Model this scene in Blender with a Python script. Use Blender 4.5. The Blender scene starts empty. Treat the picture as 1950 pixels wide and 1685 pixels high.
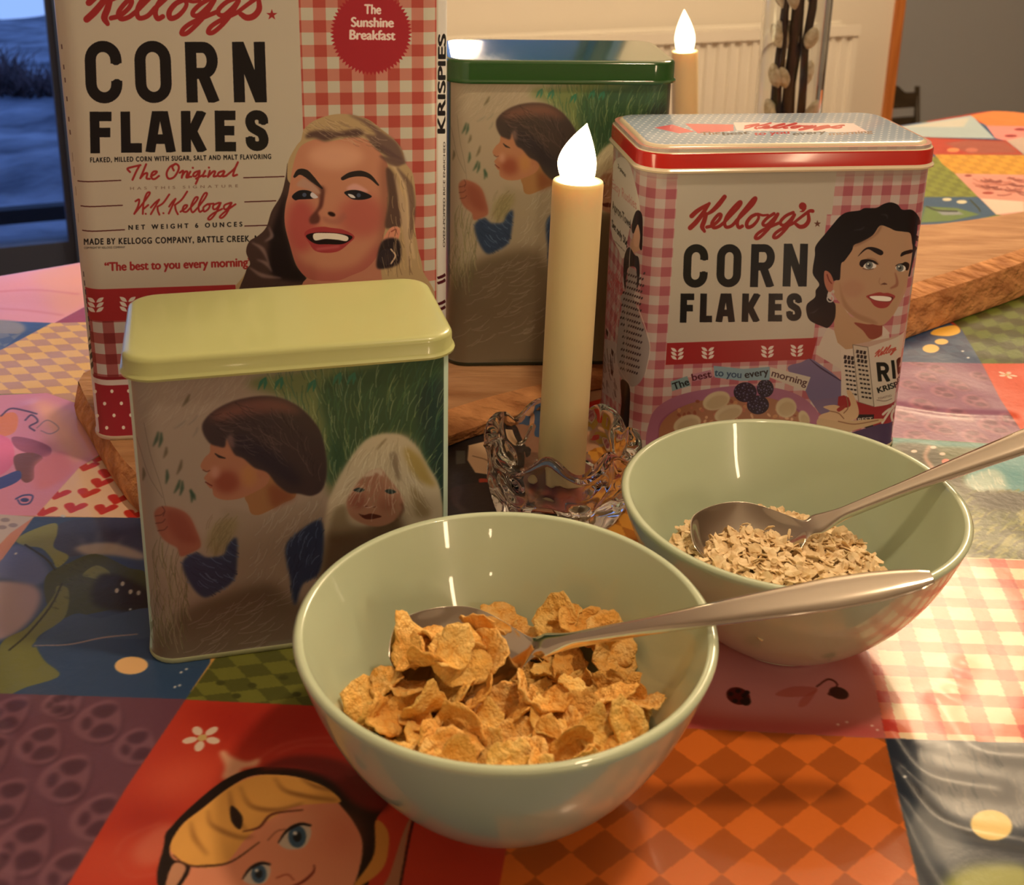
import bpy, bmesh, math, random
import numpy as np
from mathutils import Vector, Matrix
random.seed(7)
RNG = np.random.default_rng(11)
scene = bpy.context.scene
C = scene.collection

# ------------------------------------------------------------------ camera
FPX, PITCH, ROLL, CAMZ, PPY = 2298.275, 0.32720, 0.02203, 0.33364, 491.667   # px, rad, rad, m, px
cp, sp, cr, sr = math.cos(PITCH), math.sin(PITCH), math.cos(ROLL), math.sin(ROLL)
_r, _u, _f = Vector((1, 0, 0)), Vector((0, sp, cp)), Vector((0, cp, -sp))
CR, CU = _r * cr + _u * sr, _u * cr - _r * sr
cd = bpy.data.cameras.new('camera')
cd.sensor_fit = 'HORIZONTAL'; cd.sensor_width = 36.0
cd.lens = FPX / 1950 * 36.0
cd.shift_y = -(842.5 - PPY) / 1950
cd.dof.use_dof = True; cd.dof.focus_distance = 0.60; cd.dof.aperture_fstop = 20.0
cd.clip_start = 0.02; cd.clip_end = 200
cam = bpy.data.objects.new('camera', cd)
M = Matrix.Identity(4)
for i in range(3):
    M[i][0], M[i][1], M[i][2] = CR[i], CU[i], -_f[i]
M.translation = Vector((0, 0, CAMZ))
cam.matrix_world = M
C.objects.link(cam); scene.camera = cam

def ray(u, v):
    a, b = (u - 975.0) / FPX, -(v - PPY) / FPX
    return CR * a + CU * b + _f
def at(u, v, z=0.0):                 # point of the horizontal plane z under photo pixel (u, v)
    d = ray(u, v); t = (z - CAMZ) / d.z
    return Vector((0, 0, CAMZ)) + d * t
def aty(u, v, y):                    # point at depth y under photo pixel
    d = ray(u, v)
    return Vector((0, 0, CAMZ)) + d * (y / d.y)

# ------------------------------------------------------------------ world: blue dusk sky outside the window
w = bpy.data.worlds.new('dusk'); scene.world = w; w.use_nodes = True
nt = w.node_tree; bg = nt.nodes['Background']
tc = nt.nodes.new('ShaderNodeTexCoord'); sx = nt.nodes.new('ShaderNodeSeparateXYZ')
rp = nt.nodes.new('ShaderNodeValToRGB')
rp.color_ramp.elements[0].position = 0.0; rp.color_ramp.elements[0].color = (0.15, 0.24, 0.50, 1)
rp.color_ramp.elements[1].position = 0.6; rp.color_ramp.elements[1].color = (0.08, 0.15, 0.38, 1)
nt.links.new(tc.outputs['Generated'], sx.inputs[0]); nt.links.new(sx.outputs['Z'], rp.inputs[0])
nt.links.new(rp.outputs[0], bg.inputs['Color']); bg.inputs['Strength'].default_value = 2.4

# ------------------------------------------------------------------ lamps of the room
def lamp(name, kind, loc, watts, col, size=.05, target=None, size_y=None):
    l = bpy.data.lights.new(name, kind); l.energy = watts; l.color = col
    if kind == 'AREA':
        l.shape = 'RECTANGLE' if size_y else 'DISK'; l.size = size
        if size_y: l.size_y = size_y
    else: l.shadow_soft_size = size
    o = bpy.data.objects.new(name, l); o.location = loc
    if target is not None:
        o.rotation_euler = (Vector(target) - Vector(loc)).to_track_quat('-Z', 'Y').to_euler()
    C.objects.link(o); return o
WARM = (1.0, 0.73, 0.45)
lamp('pendant_lamp_light', 'POINT', (0.34, 0.34, 1.05), 15.0, WARM, .04)
lamp('ceiling_lamp_light', 'POINT', (0.9, 2.1, 1.30), 88.0, WARM, .24)
lamp('window_lamp_light', 'POINT', (-0.10, 1.95, 0.42), 5.0, WARM, .03)
lamp('kitchen_lamp_light', 'AREA', (1.45, -1.55, 0.72), 7.5, WARM, .10, (0.1, .5, .1), .62)
lamp('counter_lamp_light', 'POINT', (0.42, -1.9, 0.55), 1.2, WARM, .03)
scene.view_settings.view_transform = 'Standard'; scene.view_settings.look = 'None'
scene.view_settings.gamma = 1.0; scene.view_settings.use_curve_mapping = False
scene.view_settings.exposure = 0.0

# ------------------------------------------------------------------ object helpers
def tag(o, label=None, cat=None, group=None, kind=None):
    if label: o['label'] = label
    if cat: o['category'] = cat
    if group: o['group'] = group
    if kind: o['kind'] = kind
    return o
def empty(name, loc, rotz=0.0):
    o = bpy.data.objects.new(name, None); o.location = loc; o.rotation_euler = (0, 0, rotz)
    o.empty_display_size = .02; C.objects.link(o); return o
def mesh_obj(name, verts, faces, mats, parent=None, smooth=True, loc=None, rotz=0.0, uvs=None, fmat=None, bevel=0):
    me = bpy.data.meshes.new(name); me.from_pydata([tuple(v) for v in verts], [], faces)
    if not isinstance(mats, (list, tuple)): mats = [mats]
    for m in mats: me.materials.append(m)
    if fmat is not None: me.polygons.foreach_set('material_index', fmat)
    if uvs is not None:
        ul = me.uv_layers.new(name='UVMap'); flat = []
        for p in me.polygons:
            for k, li in enumerate(p.loop_indices):
                flat.extend(uvs[p.index][k] if isinstance(uvs, list) else uvs(p.index, me.loops[li].vertex_index))
        ul.data.foreach_set('uv', flat)
    bm = bmesh.new(); bm.from_mesh(me); bmesh.ops.recalc_face_normals(bm, faces=bm.faces); bm.to_mesh(me); bm.free()
    me.polygons.foreach_set('use_smooth', [smooth] * len(me.polygons)); me.update()
    o = bpy.data.objects.new(name, me); C.objects.link(o)
    if parent: o.parent = parent
    if loc is not None: o.location = loc
    o.rotation_euler = (0, 0, rotz)
    if bevel:
        b = o.modifiers.new('bevel', 'BEVEL'); b.width = bevel; b.segments = 3; b.limit_method = 'ANGLE'
    return o
def sharp(o, ang=35):
    me = o.data; bm = bmesh.new(); bm.from_mesh(me)
    for e in bm.edges:
        if len(e.link_faces) == 2 and e.calc_face_angle(0) > math.radians(ang): e.smooth = False
    bm.to_mesh(me); bm.free(); return o
class MB:                             # collects shapes into ONE mesh
    def __init__(s): s.v = []; s.f = []
    def box(s, p0, p1, M=None):
        n = len(s.v)
        for z in (p0[2], p1[2]):
            for x, y in ((p0[0], p0[1]), (p1[0], p0[1]), (p1[0], p1[1]), (p0[0], p1[1])):
                q = Vector((x, y, z)); s.v.append(M @ q if M else q)
        s.f += [(n, n+3, n+2, n+1), (n+4, n+5, n+6, n+7)] + [(n+i, n+(i+1) % 4, n+4+(i+1) % 4, n+4+i) for i in range(4)]
        return s
    def loft(s, rings, cap0=True, cap1=True, closed=True):
        n = len(s.v); k = len(rings[0])
        for r in rings: s.v += [Vector(p) for p in r]
        for i in range(len(rings)-1):
            for j in range(k if closed else k-1):
                a, b = n+i*k+j, n+i*k+(j+1) % k
                s.f.append((a, b, b+k, a+k))
        if cap0: s.f.append(tuple(n+j for j in reversed(range(k))))
        if cap1: s.f.append(tuple(n+(len(rings)-1)*k+j for j in range(k)))
        return s
    def lathe(s, prof, n=64, cx=0, cy=0, cap0=True, cap1=True):
        return s.loft([[(cx+r*math.cos(2*math.pi*j/n), cy+r*math.sin(2*math.pi*j/n), z) for j in range(n)] for r, z in prof], cap0, cap1)
    def tube(s, pts, rad, n=10, cap=True):
        pts = [Vector(p) for p in pts]; rings = []
        rads = rad if isinstance(rad, (list, tuple)) else [rad]*len(pts)
        up = None
        for i, p in enumerate(pts):
            t = (pts[min(i+1, len(pts)-1)] - pts[max(i-1, 0)]).normalized()
            if up is None: up = t.orthogonal().normalized()
            up = (up - t*up.dot(t)).normalized(); sd = t.cross(up)
            rings.append([p + (up*math.cos(2*math.pi*j/n) + sd*math.sin(2*math.pi*j/n))*rads[i] for j in range(n)])
        return s.loft(rings, cap, cap)
    def build(s, name, mats, parent=None, **k): return mesh_obj(name, s.v, s.f, mats, parent, **k)

# ------------------------------------------------------------------ materials
def lin(c): return [(x/255/12.92 if x/255 <= .04045 else ((x/255+.055)/1.055)**2.4) for x in c[:3]]
def mat(name, col, rough=.5, metal=0., spec=.5, coat=0., trans=0., ior=1.45, emit=None, estr=0., sss=0., noise=None, bump=None, coat_rough=.08):
    m = bpy.data.materials.new(name); m.use_nodes = True; t = m.node_tree; b = t.nodes['Principled BSDF']
    b.inputs['Base Color'].default_value = lin(col) + [1]; b.inputs['Roughness'].default_value = rough
    b.inputs['Metallic'].default_value = metal; b.inputs['Specular IOR Level'].default_value = spec
    b.inputs['Coat Weight'].default_value = coat; b.inputs['Coat Roughness'].default_value = coat_rough
    b.inputs['Transmission Weight'].default_value = trans; b.inputs['IOR'].default_value = ior
    if emit: b.inputs['Emission Color'].default_value = list(emit) + [1]; b.inputs['Emission Strength'].default_value = estr
    if sss:
        b.inputs['Subsurface Weight'].default_value = sss; b.inputs['Subsurface Radius'].default_value = (.008, .006, .004); b.inputs['Subsurface Scale'].default_value = 1.0
    co = t.nodes.new('ShaderNodeTexCoord')
    if noise:                          # (scale, second colour, detail, stretch)
        sc, c2, det, st = noise
        mp = t.nodes.new('ShaderNodeMapping'); mp.inputs['Scale'].default_value = st
        n = t.nodes.new('ShaderNodeTexNoise'); n.inputs['Scale'].default_value = sc; n.inputs['Detail'].default_value = det
        r = t.nodes.new('ShaderNodeValToRGB'); r.color_ramp.elements[0].position = .35; r.color_ramp.elements[1].position = .65
        r.color_ramp.elements[0].color = lin(col) + [1]; r.color_ramp.elements[1].color = lin(c2) + [1]
        t.links.new(co.outputs['Object'], mp.inputs[0]); t.links.new(mp.outputs[0], n.inputs[0]); t.links.new(n.outputs[0], r.inputs[0]); t.links.new(r.outputs[0], b.inputs['Base Color'])
    if bump:                           # (scale, strength, distance, stretch)
        sc, stg, dist, st = bump
        mp = t.nodes.new('ShaderNodeMapping'); mp.inputs['Scale'].default_value = st
        n = t.nodes.new('ShaderNodeTexNoise'); n.inputs['Scale'].default_value = sc; n.inputs['Detail'].default_value = 4
        bp = t.nodes.new('ShaderNodeBump'); bp.inputs['Strength'].default_value = stg; bp.inputs['Distance'].default_value = dist
        t.links.new(co.outputs['Object'], mp.inputs[0]); t.links.new(mp.outputs[0], n.inputs[0]); t.links.new(n.outputs[0], bp.inputs['Height']); t.links.new(bp.outputs[0], b.inputs['Normal'])
    return m

# ------------------------------------------------------------------ painting printed surfaces (drawn here, no files)
def cr_(pts, closed=False, n=6):
    P = np.asarray(pts, float)
    if len(P) < 3: return P
    if closed: Q = np.vstack([P[-1:], P, P[:2]])
    else: Q = np.vstack([2*P[0]-P[1], P, 2*P[-1]-P[-2]])
    t = np.linspace(0, 1, n, endpoint=False)[:, None]; out = []
    for i in range(1, len(Q)-2):
        a, b, c, d = Q[i-1], Q[i], Q[i+1], Q[i+2]
        out.append(.5*((2*b)+(c-a)*t+(2*a-5*b+4*c-d)*t*t+(3*b-a-3*c+d)*t**3))
    r = np.vstack(out)
    return r if closed else np.vstack([r, P[-1:]])
def Z(k, ox, oy):                      # coordinates read in an enlargement -> photo pixels
    return lambda pts: np.asarray(pts, float)/k + np.array([ox, oy])
def s2l(c): c = np.asarray(c, float)/255; return np.where(c <= .04045, c/12.92, ((c+.055)/1.055)**2.4)
def l2s(c): c = np.clip(c, 0, 1); return np.where(c <= .0031308, c*12.92, 1.055*c**(1/2.4)-.055)*255
def boxblur(m, r):
    r = int(max(1, round(r)))
    for ax in (0, 1):
        p = np.pad(m, [(r+1, r) if a == ax else (0, 0) for a in (0, 1)], mode='edge'); c = np.cumsum(p, axis=ax, dtype=np.float64)
        n = m.shape[ax]
        m = (np.take(c, np.arange(2*r+1, 2*r+1+n), axis=ax) - np.take(c, np.arange(0, n), axis=ax))/(2*r+1)
    return m
class Canvas:
    def __init__(s, w, h, base, fmap, ill=(255, 255, 255), alb=.80):
        s.w, s.h = int(w), int(h); s.fmap = fmap; s.ill = s2l(ill); s.alb = alb
        s.a = np.empty((s.h, s.w, 3), np.float32); s.a[:] = s.c(base)
    def c(s, col):                      # pigment from how it looks beside white paper in the same light
        return np.clip(l2s(s2l(col)/s.ill*s.alb), 0, 255) if s.ill.min() < .99 else np.asarray(col, float)
    def m(s, pts): return np.asarray(s.fmap(np.asarray(pts, float)), float)
    def mask(s, polys, bb, evenodd=False, SS=3):
        x0, y0, x1, y1 = bb; W, H = (x1-x0)*SS, (y1-y0)*SS
        A, B = [], []
        for p in polys:
            q = (p - np.array([x0, y0]))*SS; A.append(q); B.append(np.roll(q, -1, 0))
        A = np.vstack(A); B = np.vstack(B); sg = np.where(B[:, 1] > A[:, 1], 1, -1)
        lo = np.where((sg > 0)[:, None], A, B); hi = np.where((sg > 0)[:, None], B, A)
        r0 = np.clip(np.ceil(lo[:, 1]-.5), 0, H).astype(int); r1 = np.clip(np.ceil(hi[:, 1]-.5), 0, H).astype(int)
        n = np.maximum(r1-r0, 0); k = n.sum()
        acc = np.zeros(H*(W+1))
        if k:
            ids = np.repeat(np.arange(len(n)), n); off = np.arange(k) - np.repeat(np.cumsum(n)-n, n)
            rows = r0[ids]+off; dy = hi[ids, 1]-lo[ids, 1]
            xs = lo[ids, 0]+(rows+.5-lo[ids, 1])/np.maximum(dy, 1e-9)*(hi[ids, 0]-lo[ids, 0])
            xi = np.clip(np.ceil(xs-.5), 0, W).astype(int)
            acc = np.bincount(rows*(W+1)+xi, weights=sg[ids].astype(float), minlength=H*(W+1))
        wd = np.rint(np.cumsum(acc.reshape(H, W+1), 1))[:, :W]
        mk = (wd.astype(int) & 1) if evenodd else (wd != 0)
        return mk.reshape(y1-y0, SS, x1-x0, SS).mean((1, 3))
    def put(s, polys, col, alpha=1., blur=0., evenodd=False, clip=None, raw=False, pat=None):
        q = polys if raw else [s.m(p) for p in polys]
        al = np.vstack(q); pad = int(3*blur)+2
        x0, y0 = np.floor(al.min(0)).astype(int)-pad; x1, y1 = np.ceil(al.max(0)).astype(int)+pad
        x0, y0, x1, y1 = max(x0, 0), max(y0, 0), min(x1, s.w), min(y1, s.h)
        if x1 <= x0 or y1 <= y0: return
        k = s.mask(q, (x0, y0, x1, y1), evenodd)
        if blur:
            for _ in range(3): k = boxblur(k, blur*.8)
        if clip is not None: k = k*s.mask([s.m(p) for p in clip], (x0, y0, x1, y1))
        k = (k*alpha)[..., None]
        if pat is not None:
            Y, X = np.mgrid[y0:y1, x0:x1]; cc = pat(X+.5, Y+.5)
        else: cc = s.c(col)
        R = s.a[y0:y1, x0:x1]; s.a[y0:y1, x0:x1] = R*(1-k)+cc*k
    def poly(s, pts, col, smooth=False, **k): s.put([cr_(pts, True) if smooth else np.asarray(pts, float)], col, **k)
    def blob(s, c, rx, ry, col, ang=0, **k):
        t = np.linspace(0, 2*np.pi, 28, endpoint=False); x, y = rx*np.cos(t), ry*np.sin(t)
        s.put([np.stack([c[0]+x*math.cos(ang)-y*math.sin(ang), c[1]+x*math.sin(ang)+y*math.cos(ang)], 1)], col, **k)
    def strokes(s, lines, width, col, smooth=True, butt=False, **k):   # lines and widths in photo pixels
        quads, caps = [], []
        for i, L in enumerate(lines):
            per = isinstance(width, list) and len(width) == len(lines) and (len(lines) > 1 or isinstance(width[0], list))
            wv = width[i] if per else width
            P = cr_(L, False, 5) if smooth else np.asarray(L, float)
            if np.ndim(wv) == 0: W = np.full(len(P), float(wv))
            else: W = np.interp(np.linspace(0, 1, len(P)), np.linspace(0, 1, len(wv)), wv)
            d = np.diff(P, axis=0); ln = np.hypot(d[:, 0], d[:, 1])+1e-9; nn = np.stack([-d[:, 1], d[:, 0]], 1)/ln[:, None]
            a, b = W[:-1, None]/2, W[1:, None]/2
            quads.append(np.stack([P[:-1]+nn*a, P[1:]+nn*b, P[1:]-nn*b, P[:-1]-nn*a], 1))
            t = np.linspace(0, 2*np.pi, 10, endpoint=False); cc = np.stack([np.cos(t), np.sin(t)], 1)
            I = slice(1, -1) if butt else slice(None)
            if len(P[I]): caps.append(P[I][:, None, :]+cc[None]*W[I][:, None, None]/2)
        out = []
        for arr in quads+caps:
            n, m_, _ = arr.shape; q = s.m(arr.reshape(-1, 2)).reshape(n, m_, 2)
            ar = (q[:, :, 0]*np.roll(q[:, :, 1], -1, 1)-np.roll(q[:, :, 0], -1, 1)*q[:, :, 1]).sum(1)
            q[ar < 0] = q[ar < 0][:, ::-1]; out += list(q)
        s.put(out, col, raw=True, **k)
    def hatch(s, n, area, ang, ln, w, cols, curve=0., alpha=.6, clip=None, seed=1):  # many short pencil strokes in a quad area
        g = np.random.default_rng(seed); A = np.asarray(area, float)
        for col in cols:
            Ls = []
            for _ in range(max(1, n//len(cols))):
                u, v = g.random(2)
                p = (A[0]*(1-u)+A[1]*u)*(1-v)+(A[3]*(1-u)+A[2]*u)*v
                a = (ang(p) if callable(ang) else ang)+g.normal(0, .12); l = ln*(.6+.8*g.random())
                d = np.array([math.cos(a), math.sin(a)])*l/2; o = np.array([-d[1], d[0]])*curve*.06*g.normal(1, .3)
                Ls.append([p-d, p+o, p+d])
            s.strokes(Ls, w, col, alpha=alpha, clip=clip)
    def text(s, txt, p0, p1, h, col, bold=.0, up=None, shear=0., spacing=1., **k):   # baseline p0-p1, cap height h
        tris, W, H = glyphs(txt, spacing)
        if bold: tris = np.concatenate([tris]+[tris+np.array(o)*bold*1.3 for o in ((1, 0), (-1, 0), (0, .6), (0, -.6))])
        p0, p1 = np.array(p0, float), np.array(p1, float); e = (p1-p0)/W
        upv = np.array(up, float) if up is not None else np.array([e[1], -e[0]])/np.hypot(*e)
        upv = upv/np.hypot(*upv)*h/H
        T = tris.copy(); T[:, :, 0] += T[:, :, 1]*shear
        q = p0+T[:, :, :1]*e+T[:, :, 1:]*upv; n = len(q)
        q = s.m(q.reshape(-1, 2)).reshape(n, 3, 2)
        ar = (q[:, :, 0]*np.roll(q[:, :, 1], -1, 1)-np.roll(q[:, :, 0], -1, 1)*q[:, :, 1]).sum(1)
        q[ar < 0] = q[ar < 0][:, ::-1]
        s.put(list(q), col, raw=True, **k)
    def image(s, name):
        im = bpy.data.images.new(name, s.w, s.h, alpha=False)
        px = np.ones((s.h, s.w, 4), np.float32); px[..., :3] = np.clip(s.a[::-1]/255, 0, 1)
        im.pixels.foreach_set(px.ravel()); im.update(); im.pack(); return im
_gl = {}
def glyphs(txt, spacing):
    key = (txt, spacing)
    if key not in _gl:
        cu = bpy.data.curves.new('type', 'FONT'); cu.body = txt; cu.space_character = spacing
        o = bpy.data.objects.new('type', cu); C.objects.link(o)
        dg = bpy.context.evaluated_depsgraph_get(); me = bpy.data.meshes.new_from_object(o.evaluated_get(dg))
        me.calc_loop_triangles()
        v = np.array([x.co[:2] for x in me.vertices]); t = np.array([x.vertices[:] for x in me.loop_triangles])
        bpy.data.objects.remove(o); bpy.data.curves.remove(cu); bpy.data.meshes.remove(me)
        v[:, 0] -= v[:, 0].min(); _gl[key] = (v[t], v[:, 0].max(), .73)
    return _gl[key]
def gothic(ch, x0, y0, x1, y1, T, sh=0.):   # condensed poster capitals from butt strokes, box in pixels
    W, H = x1-x0, y1-y0; i = T/2; L, R, t, b = i, W-i, i, H-i
    def arc(cx, cy, rx, ry, a0, a1, n=9):
        return [(cx+rx*math.cos(math.radians(a0+(a1-a0)*k/n)), cy+ry*math.sin(math.radians(a0+(a1-a0)*k/n))) for k in range(n+1)]
    rx = (R-L)/2; ry = min(rx*1.05, H*.3); cx = W/2
    top, bot = arc(cx, t+ry, rx, ry, 180, 360), arc(cx, b-ry, rx, ry, 0, 180)
    D = {'C': [[(R, H*.36)] + top[::-1] + bot[::-1] + [(R, H*.64)]],
         'O': [top + bot + top[:2]],
         'R': [[(L, 0), (L, H)], [(L, t)] + [(W*.55, t)] + arc(W*.55, (t+H*.52)/2, R-W*.55, (H*.52-t)/2, -90, 90) + [(L, H*.52)], [(W*.5, H*.5), (R+.02*W, H)]],
         'P': [[(L, 0), (L, H)], [(L, t)] + [(W*.55, t)] + arc(W*.55, (t+H*.54)/2, R-W*.55, (H*.54-t)/2, -90, 90) + [(L, H*.54)]],
         'N': [[(L, 0), (L, H)], [(R, 0), (R, H)], [(L, 0), (R, H)]],
         'F': [[(L, 0), (L, H)], [(0, t), (W, t)], [(0, H*.5), (W*.93, H*.5)]],
         'L': [[(L, 0), (L, H)], [(0, b), (W, b)]],
         'A': [[(cx-.1*W, 0), (L, H)], [(cx+.1*W, 0), (R, H)], [(W*.25, H*.68), (W*.75, H*.68)], [(cx-.14*W, t*.9), (cx+.14*W, t*.9)]],
         'K': [[(L, 0), (L, H)], [(R, 0), (L+T*.4, H*.62)], [(L+W*.18, H*.42), (R, H)]],
         'E': [[(L, 0), (L, H)], [(0, t), (W, t)], [(0, H*.49), (W*.93, H*.49)], [(0, b), (W, b)]],
         'I': [[(cx, 0), (cx, H)]],
         'S': [[(R, H*.33)] + arc(cx, t+ry*.8, rx, ry*.8, 0, -180) + [(L, H*.32), (L+rx*.3, H*.43), (R-rx*.3, H*.56), (R, H*.68)] + arc(cx, b-ry*.8, rx, ry*.8, 0, 180) + [(L, H*.66)]]}
    return [[(x0+px+sh*py, y0+py) for px, py in s_] for s_ in D[ch]]
def poster(cv, word, boxes, T, col, sh=0.):
    for ch, bx in zip(word, boxes):
        x0, y0, x1, y1 = bx; e = sh*(y1-y0)
        cv.strokes(gothic(ch, *bx, T, sh), T, col, smooth=False, butt=True, clip=[np.array([(x0-.5, y0), (x1+.5, y0), (x1+e+.8, y1), (x0+e-.5, y1)])])
def art_mat(name, cv, rough=.30, spec=.32, coat=.12, bump=None, ext='EXTEND'):
    m = mat(name, (255, 255, 255), rough, spec=spec, coat=coat, bump=bump); t = m.node_tree
    im = t.nodes.new('ShaderNodeTexImage'); im.image = cv.image(name); im.extension = ext; im.interpolation = 'Cubic'
    t.links.new(im.outputs['Color'], t.nodes['Principled BSDF'].inputs['Base Color']); return m

# ------------------------------------------------------------------ tins: size, place and the mapping of their printed faces
class Tin:
    def __init__(s, x, y, yaw, w, d, h, z0, rc, lid):
        s.x, s.y, s.yaw, s.w, s.d, s.h, s.z0, s.rc, s.lid = x, y, yaw, w, d, h, z0, rc, lid
        s.ex = Vector((math.cos(yaw), math.sin(yaw), 0)); s.ey = Vector((-math.sin(yaw), math.cos(yaw), 0))
        s.smin = rc - math.pi/2*rc - (d-2*rc); s.smax = w - rc + math.pi/2*rc + (d-2*rc)
    def outline(s, off=0., n=7, front_only=False):   # (x, y, arclength) from back-left along left, front, right
        w, d, r = s.w, s.d, s.rc; out = []
        def corner(cx, cy, a0, a1, s0, ds):
            for k in range(n+1):
                a = math.radians(a0+(a1-a0)*k/n); out.append((cx+(r+off)*math.cos(a), cy+(r+off)*math.sin(a), s0+ds*k/n))
        q = math.pi/2*r
        out.append((-off, d-r, s.smin)); corner(r, r, 180, 270, r-q, q); corner(w-r, r, 270, 360, w-r, q); out.append((w+off, d-r, s.smax))
        corner(w-r, d-r, 0, 90, s.smax, 0)[0:0] if False else None
        for k in range(1, n+1):
            a = math.radians(90*k/n); out.append((w-r+(r+off)*math.cos(a), d-r+(r+off)*math.sin(a), s.smax+q*k/n))
        for k in range(0, n):
            a = math.radians(90+90*k/n); out.append((r+(r+off)*math.cos(a), d-r+(r+off)*math.sin(a), s.smin-q*(n-k)/n))
        return out
    def hit(s, u, v):                  # photo pixel -> (arclength, height) on the printed body
        dr = ray(u, v); o = Vector((-s.x, -s.y, 0))
        ox, oy = o.dot(s.ex), o.dot(s.ey); dx, dy = dr.dot(s.ex), dr.dot(s.ey); w, d, r = s.w, s.d, s.rc
        t = -oy/dy; x = ox+t*dx; best = None
        if r <= x <= w-r: best = (t, x)
        else:
            if x < r:
                A, B, cc = dx*dx+dy*dy, 2*(dx*(ox-r)+dy*(oy-r)), (ox-r)**2+(oy-r)**2-r*r
                q = B*B-4*A*cc
                if q > 0:
                    tt = (-B-math.sqrt(q))/(2*A); X, Y = ox+tt*dx, oy+tt*dy
                    if X <= r+1e-9 and Y <= r+1e-9: best = (tt, r-r*math.atan2(r-X, r-Y))
                if best is None and abs(dx) > 1e-9 and ox < 0:
                    tt = -ox/dx; Y = oy+tt*dy
                    if Y >= r-1e-9: best = (tt, r-math.pi/2*r-(Y-r))
            else:
                cx = w-r; A, B, cc = dx*dx+dy*dy, 2*(dx*(ox-cx)+dy*(oy-r)), (ox-cx)**2+(oy-r)**2-r*r
                q = B*B-4*A*cc
                if q > 0:
                    tt = (-B-math.sqrt(q))/(2*A); X, Y = ox+tt*dx, oy+tt*dy
                    if X >= cx-1e-9 and Y <= r+1e-9: best = (tt, cx+r*math.atan2(X-cx, r-Y))
                if best is None and abs(dx) > 1e-9 and ox > w:
                    tt = (w-ox)/dx; Y = oy+tt*dy
                    if Y >= r-1e-9: best = (tt, cx+math.pi/2*r+(Y-r))
            if best is None: best = (t, x)
        return best[1], CAMZ+best[0]*dr.z-s.z0
    def canvas(s, res, base, ill, full=True):
        s.res = res; a, b = (s.smin, s.smax)
        def fm(P): return np.array([((q[0]-a)*res, (s.h-q[1])*res) for q in (s.hit(u, v) for u, v in P)])
        return Canvas((b-a)*res, s.h*res, base, fm, ill)
    def build(s, name, artm, plain, rim, lidm, label, cat, lidtop=None, group=None, step=0.):
        root = empty(name, Vector((s.x, s.y, s.z0)), s.yaw); tag(root, label, cat, group)
        O = s.outline(); n = len(O); hb = s.h - .0015
        zs = [(0.0012, -.0012), (0.0, .0004), (.0012, .0010), (.0026, .0006), (.0034, 0.)] + [(.0034+(hb-.0034)*k/6, 0.) for k in range(1, 7)]
        V, Fc, UV, FM = [], [], [], []
        for z, off in zs:
            for (x, y, a) in s.outline(off): V.append((x, y, z))
        span = s.smax-s.smin
        for i in range(len(zs)-1):
            for j in range(n):
                k = (j+1) % n; Fc.append((i*n+j, i*n+k, (i+1)*n+k, (i+1)*n+j))
                front = O[j][2] >= s.smin-1e-6 and O[k][2] <= s.smax+1e-6 and k > j and O[k][2] > O[j][2]
                FM.append(2 if i < 3 else (0 if front else 1))
                UV.append([((O[a][2]-s.smin)/span, zs[b][0]/s.h) for a, b in ((j, i), (k, i), (k, i+1), (j, i+1))])
        Fc.append(tuple(range(n-1, -1, -1))); FM.append(2); UV.append([(0, 0)]*n)
        Fc.append(tuple((len(zs)-1)*n+j for j in range(n))); FM.append(1); UV.append([(0, 0)]*n)
        # winding is already outward: keep uv order by skipping normal recalculation
        me = bpy.data.meshes.new('tin_body'); me.from_pydata(V, [], Fc)
        for m in (artm, plain, rim): me.materials.append(m)
        me.polygons.foreach_set('material_index', FM); ul = me.uv_layers.new(name='UVMap')
        ul.data.foreach_set('uv', [c for f in UV for p in f for c in p]); me.polygons.foreach_set('use_smooth', [True]*len(Fc)); me.update()
        b = bpy.data.objects.new('tin_body', me); C.objects.link(b); b.parent = root; sharp(b, 50)
        # lid: skirt with a curled lower edge, rounded shoulder, top panel
        L = s.lid; z1 = s.h
        prof = [(z1-L+.0012, .0004), (z1-L, .0016), (z1-L+.0004, .0026), (z1-L+.0014, .0028), (z1-L+.0022, .0020), (z1-L+.0028, .0015)]
        if step:
            prof += [(z1-step-.0012, .0015), (z1-step-.0004, .0011), (z1-step, .0003), (z1-step+.0002, -.0012), (z1-.0012, -.0026), (z1-.0004, -.0032), (z1, -.0046)]
        else: prof += [(z1-.0022, .0015), (z1-.0012, .0011), (z1-.0004, .0002), (z1, -.0012), (z1+.0001, -.0030)]
        V, Fc, FM = [], [], []
        for z, off in prof: V += [(x, y, z) for x, y, a in s.outline(off)]
        nl = len(prof)
        for i in range(nl-1):
            for j in range(n):
                k = (j+1) % n; Fc.append((i*n+j, i*n+k, (i+1)*n+k, (i+1)*n+j))
                FM.append((1 if i < 5 else (0 if i < 7 else 1)) if step else 0)
        Fc.append(tuple((nl-1)*n+j for j in range(n))); FM.append(2 if lidtop else 0)
        Fc.append(tuple(j for j in range(n-1, -1, -1))); FM.append(1 if step else 0)
        me = bpy.data.meshes.new('lid'); me.from_pydata(V, [], Fc)
        for m in lidm: me.materials.append(m)
        me.polygons.foreach_set('material_index', FM); ul = me.uv_layers.new(name='UVMap')
        ul.data.foreach_set('uv', [c for p in me.polygons for li in p.loop_indices for c in (V[me.loops[li].vertex_index][0]/s.w, V[me.loops[li].vertex_index][1]/s.d)])
        me.polygons.foreach_set('use_smooth', [True]*len(Fc)); me.update()
        l = bpy.data.objects.new('lid', me); C.objects.link(l); l.parent = root; sharp(l, 50)
        return root

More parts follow.
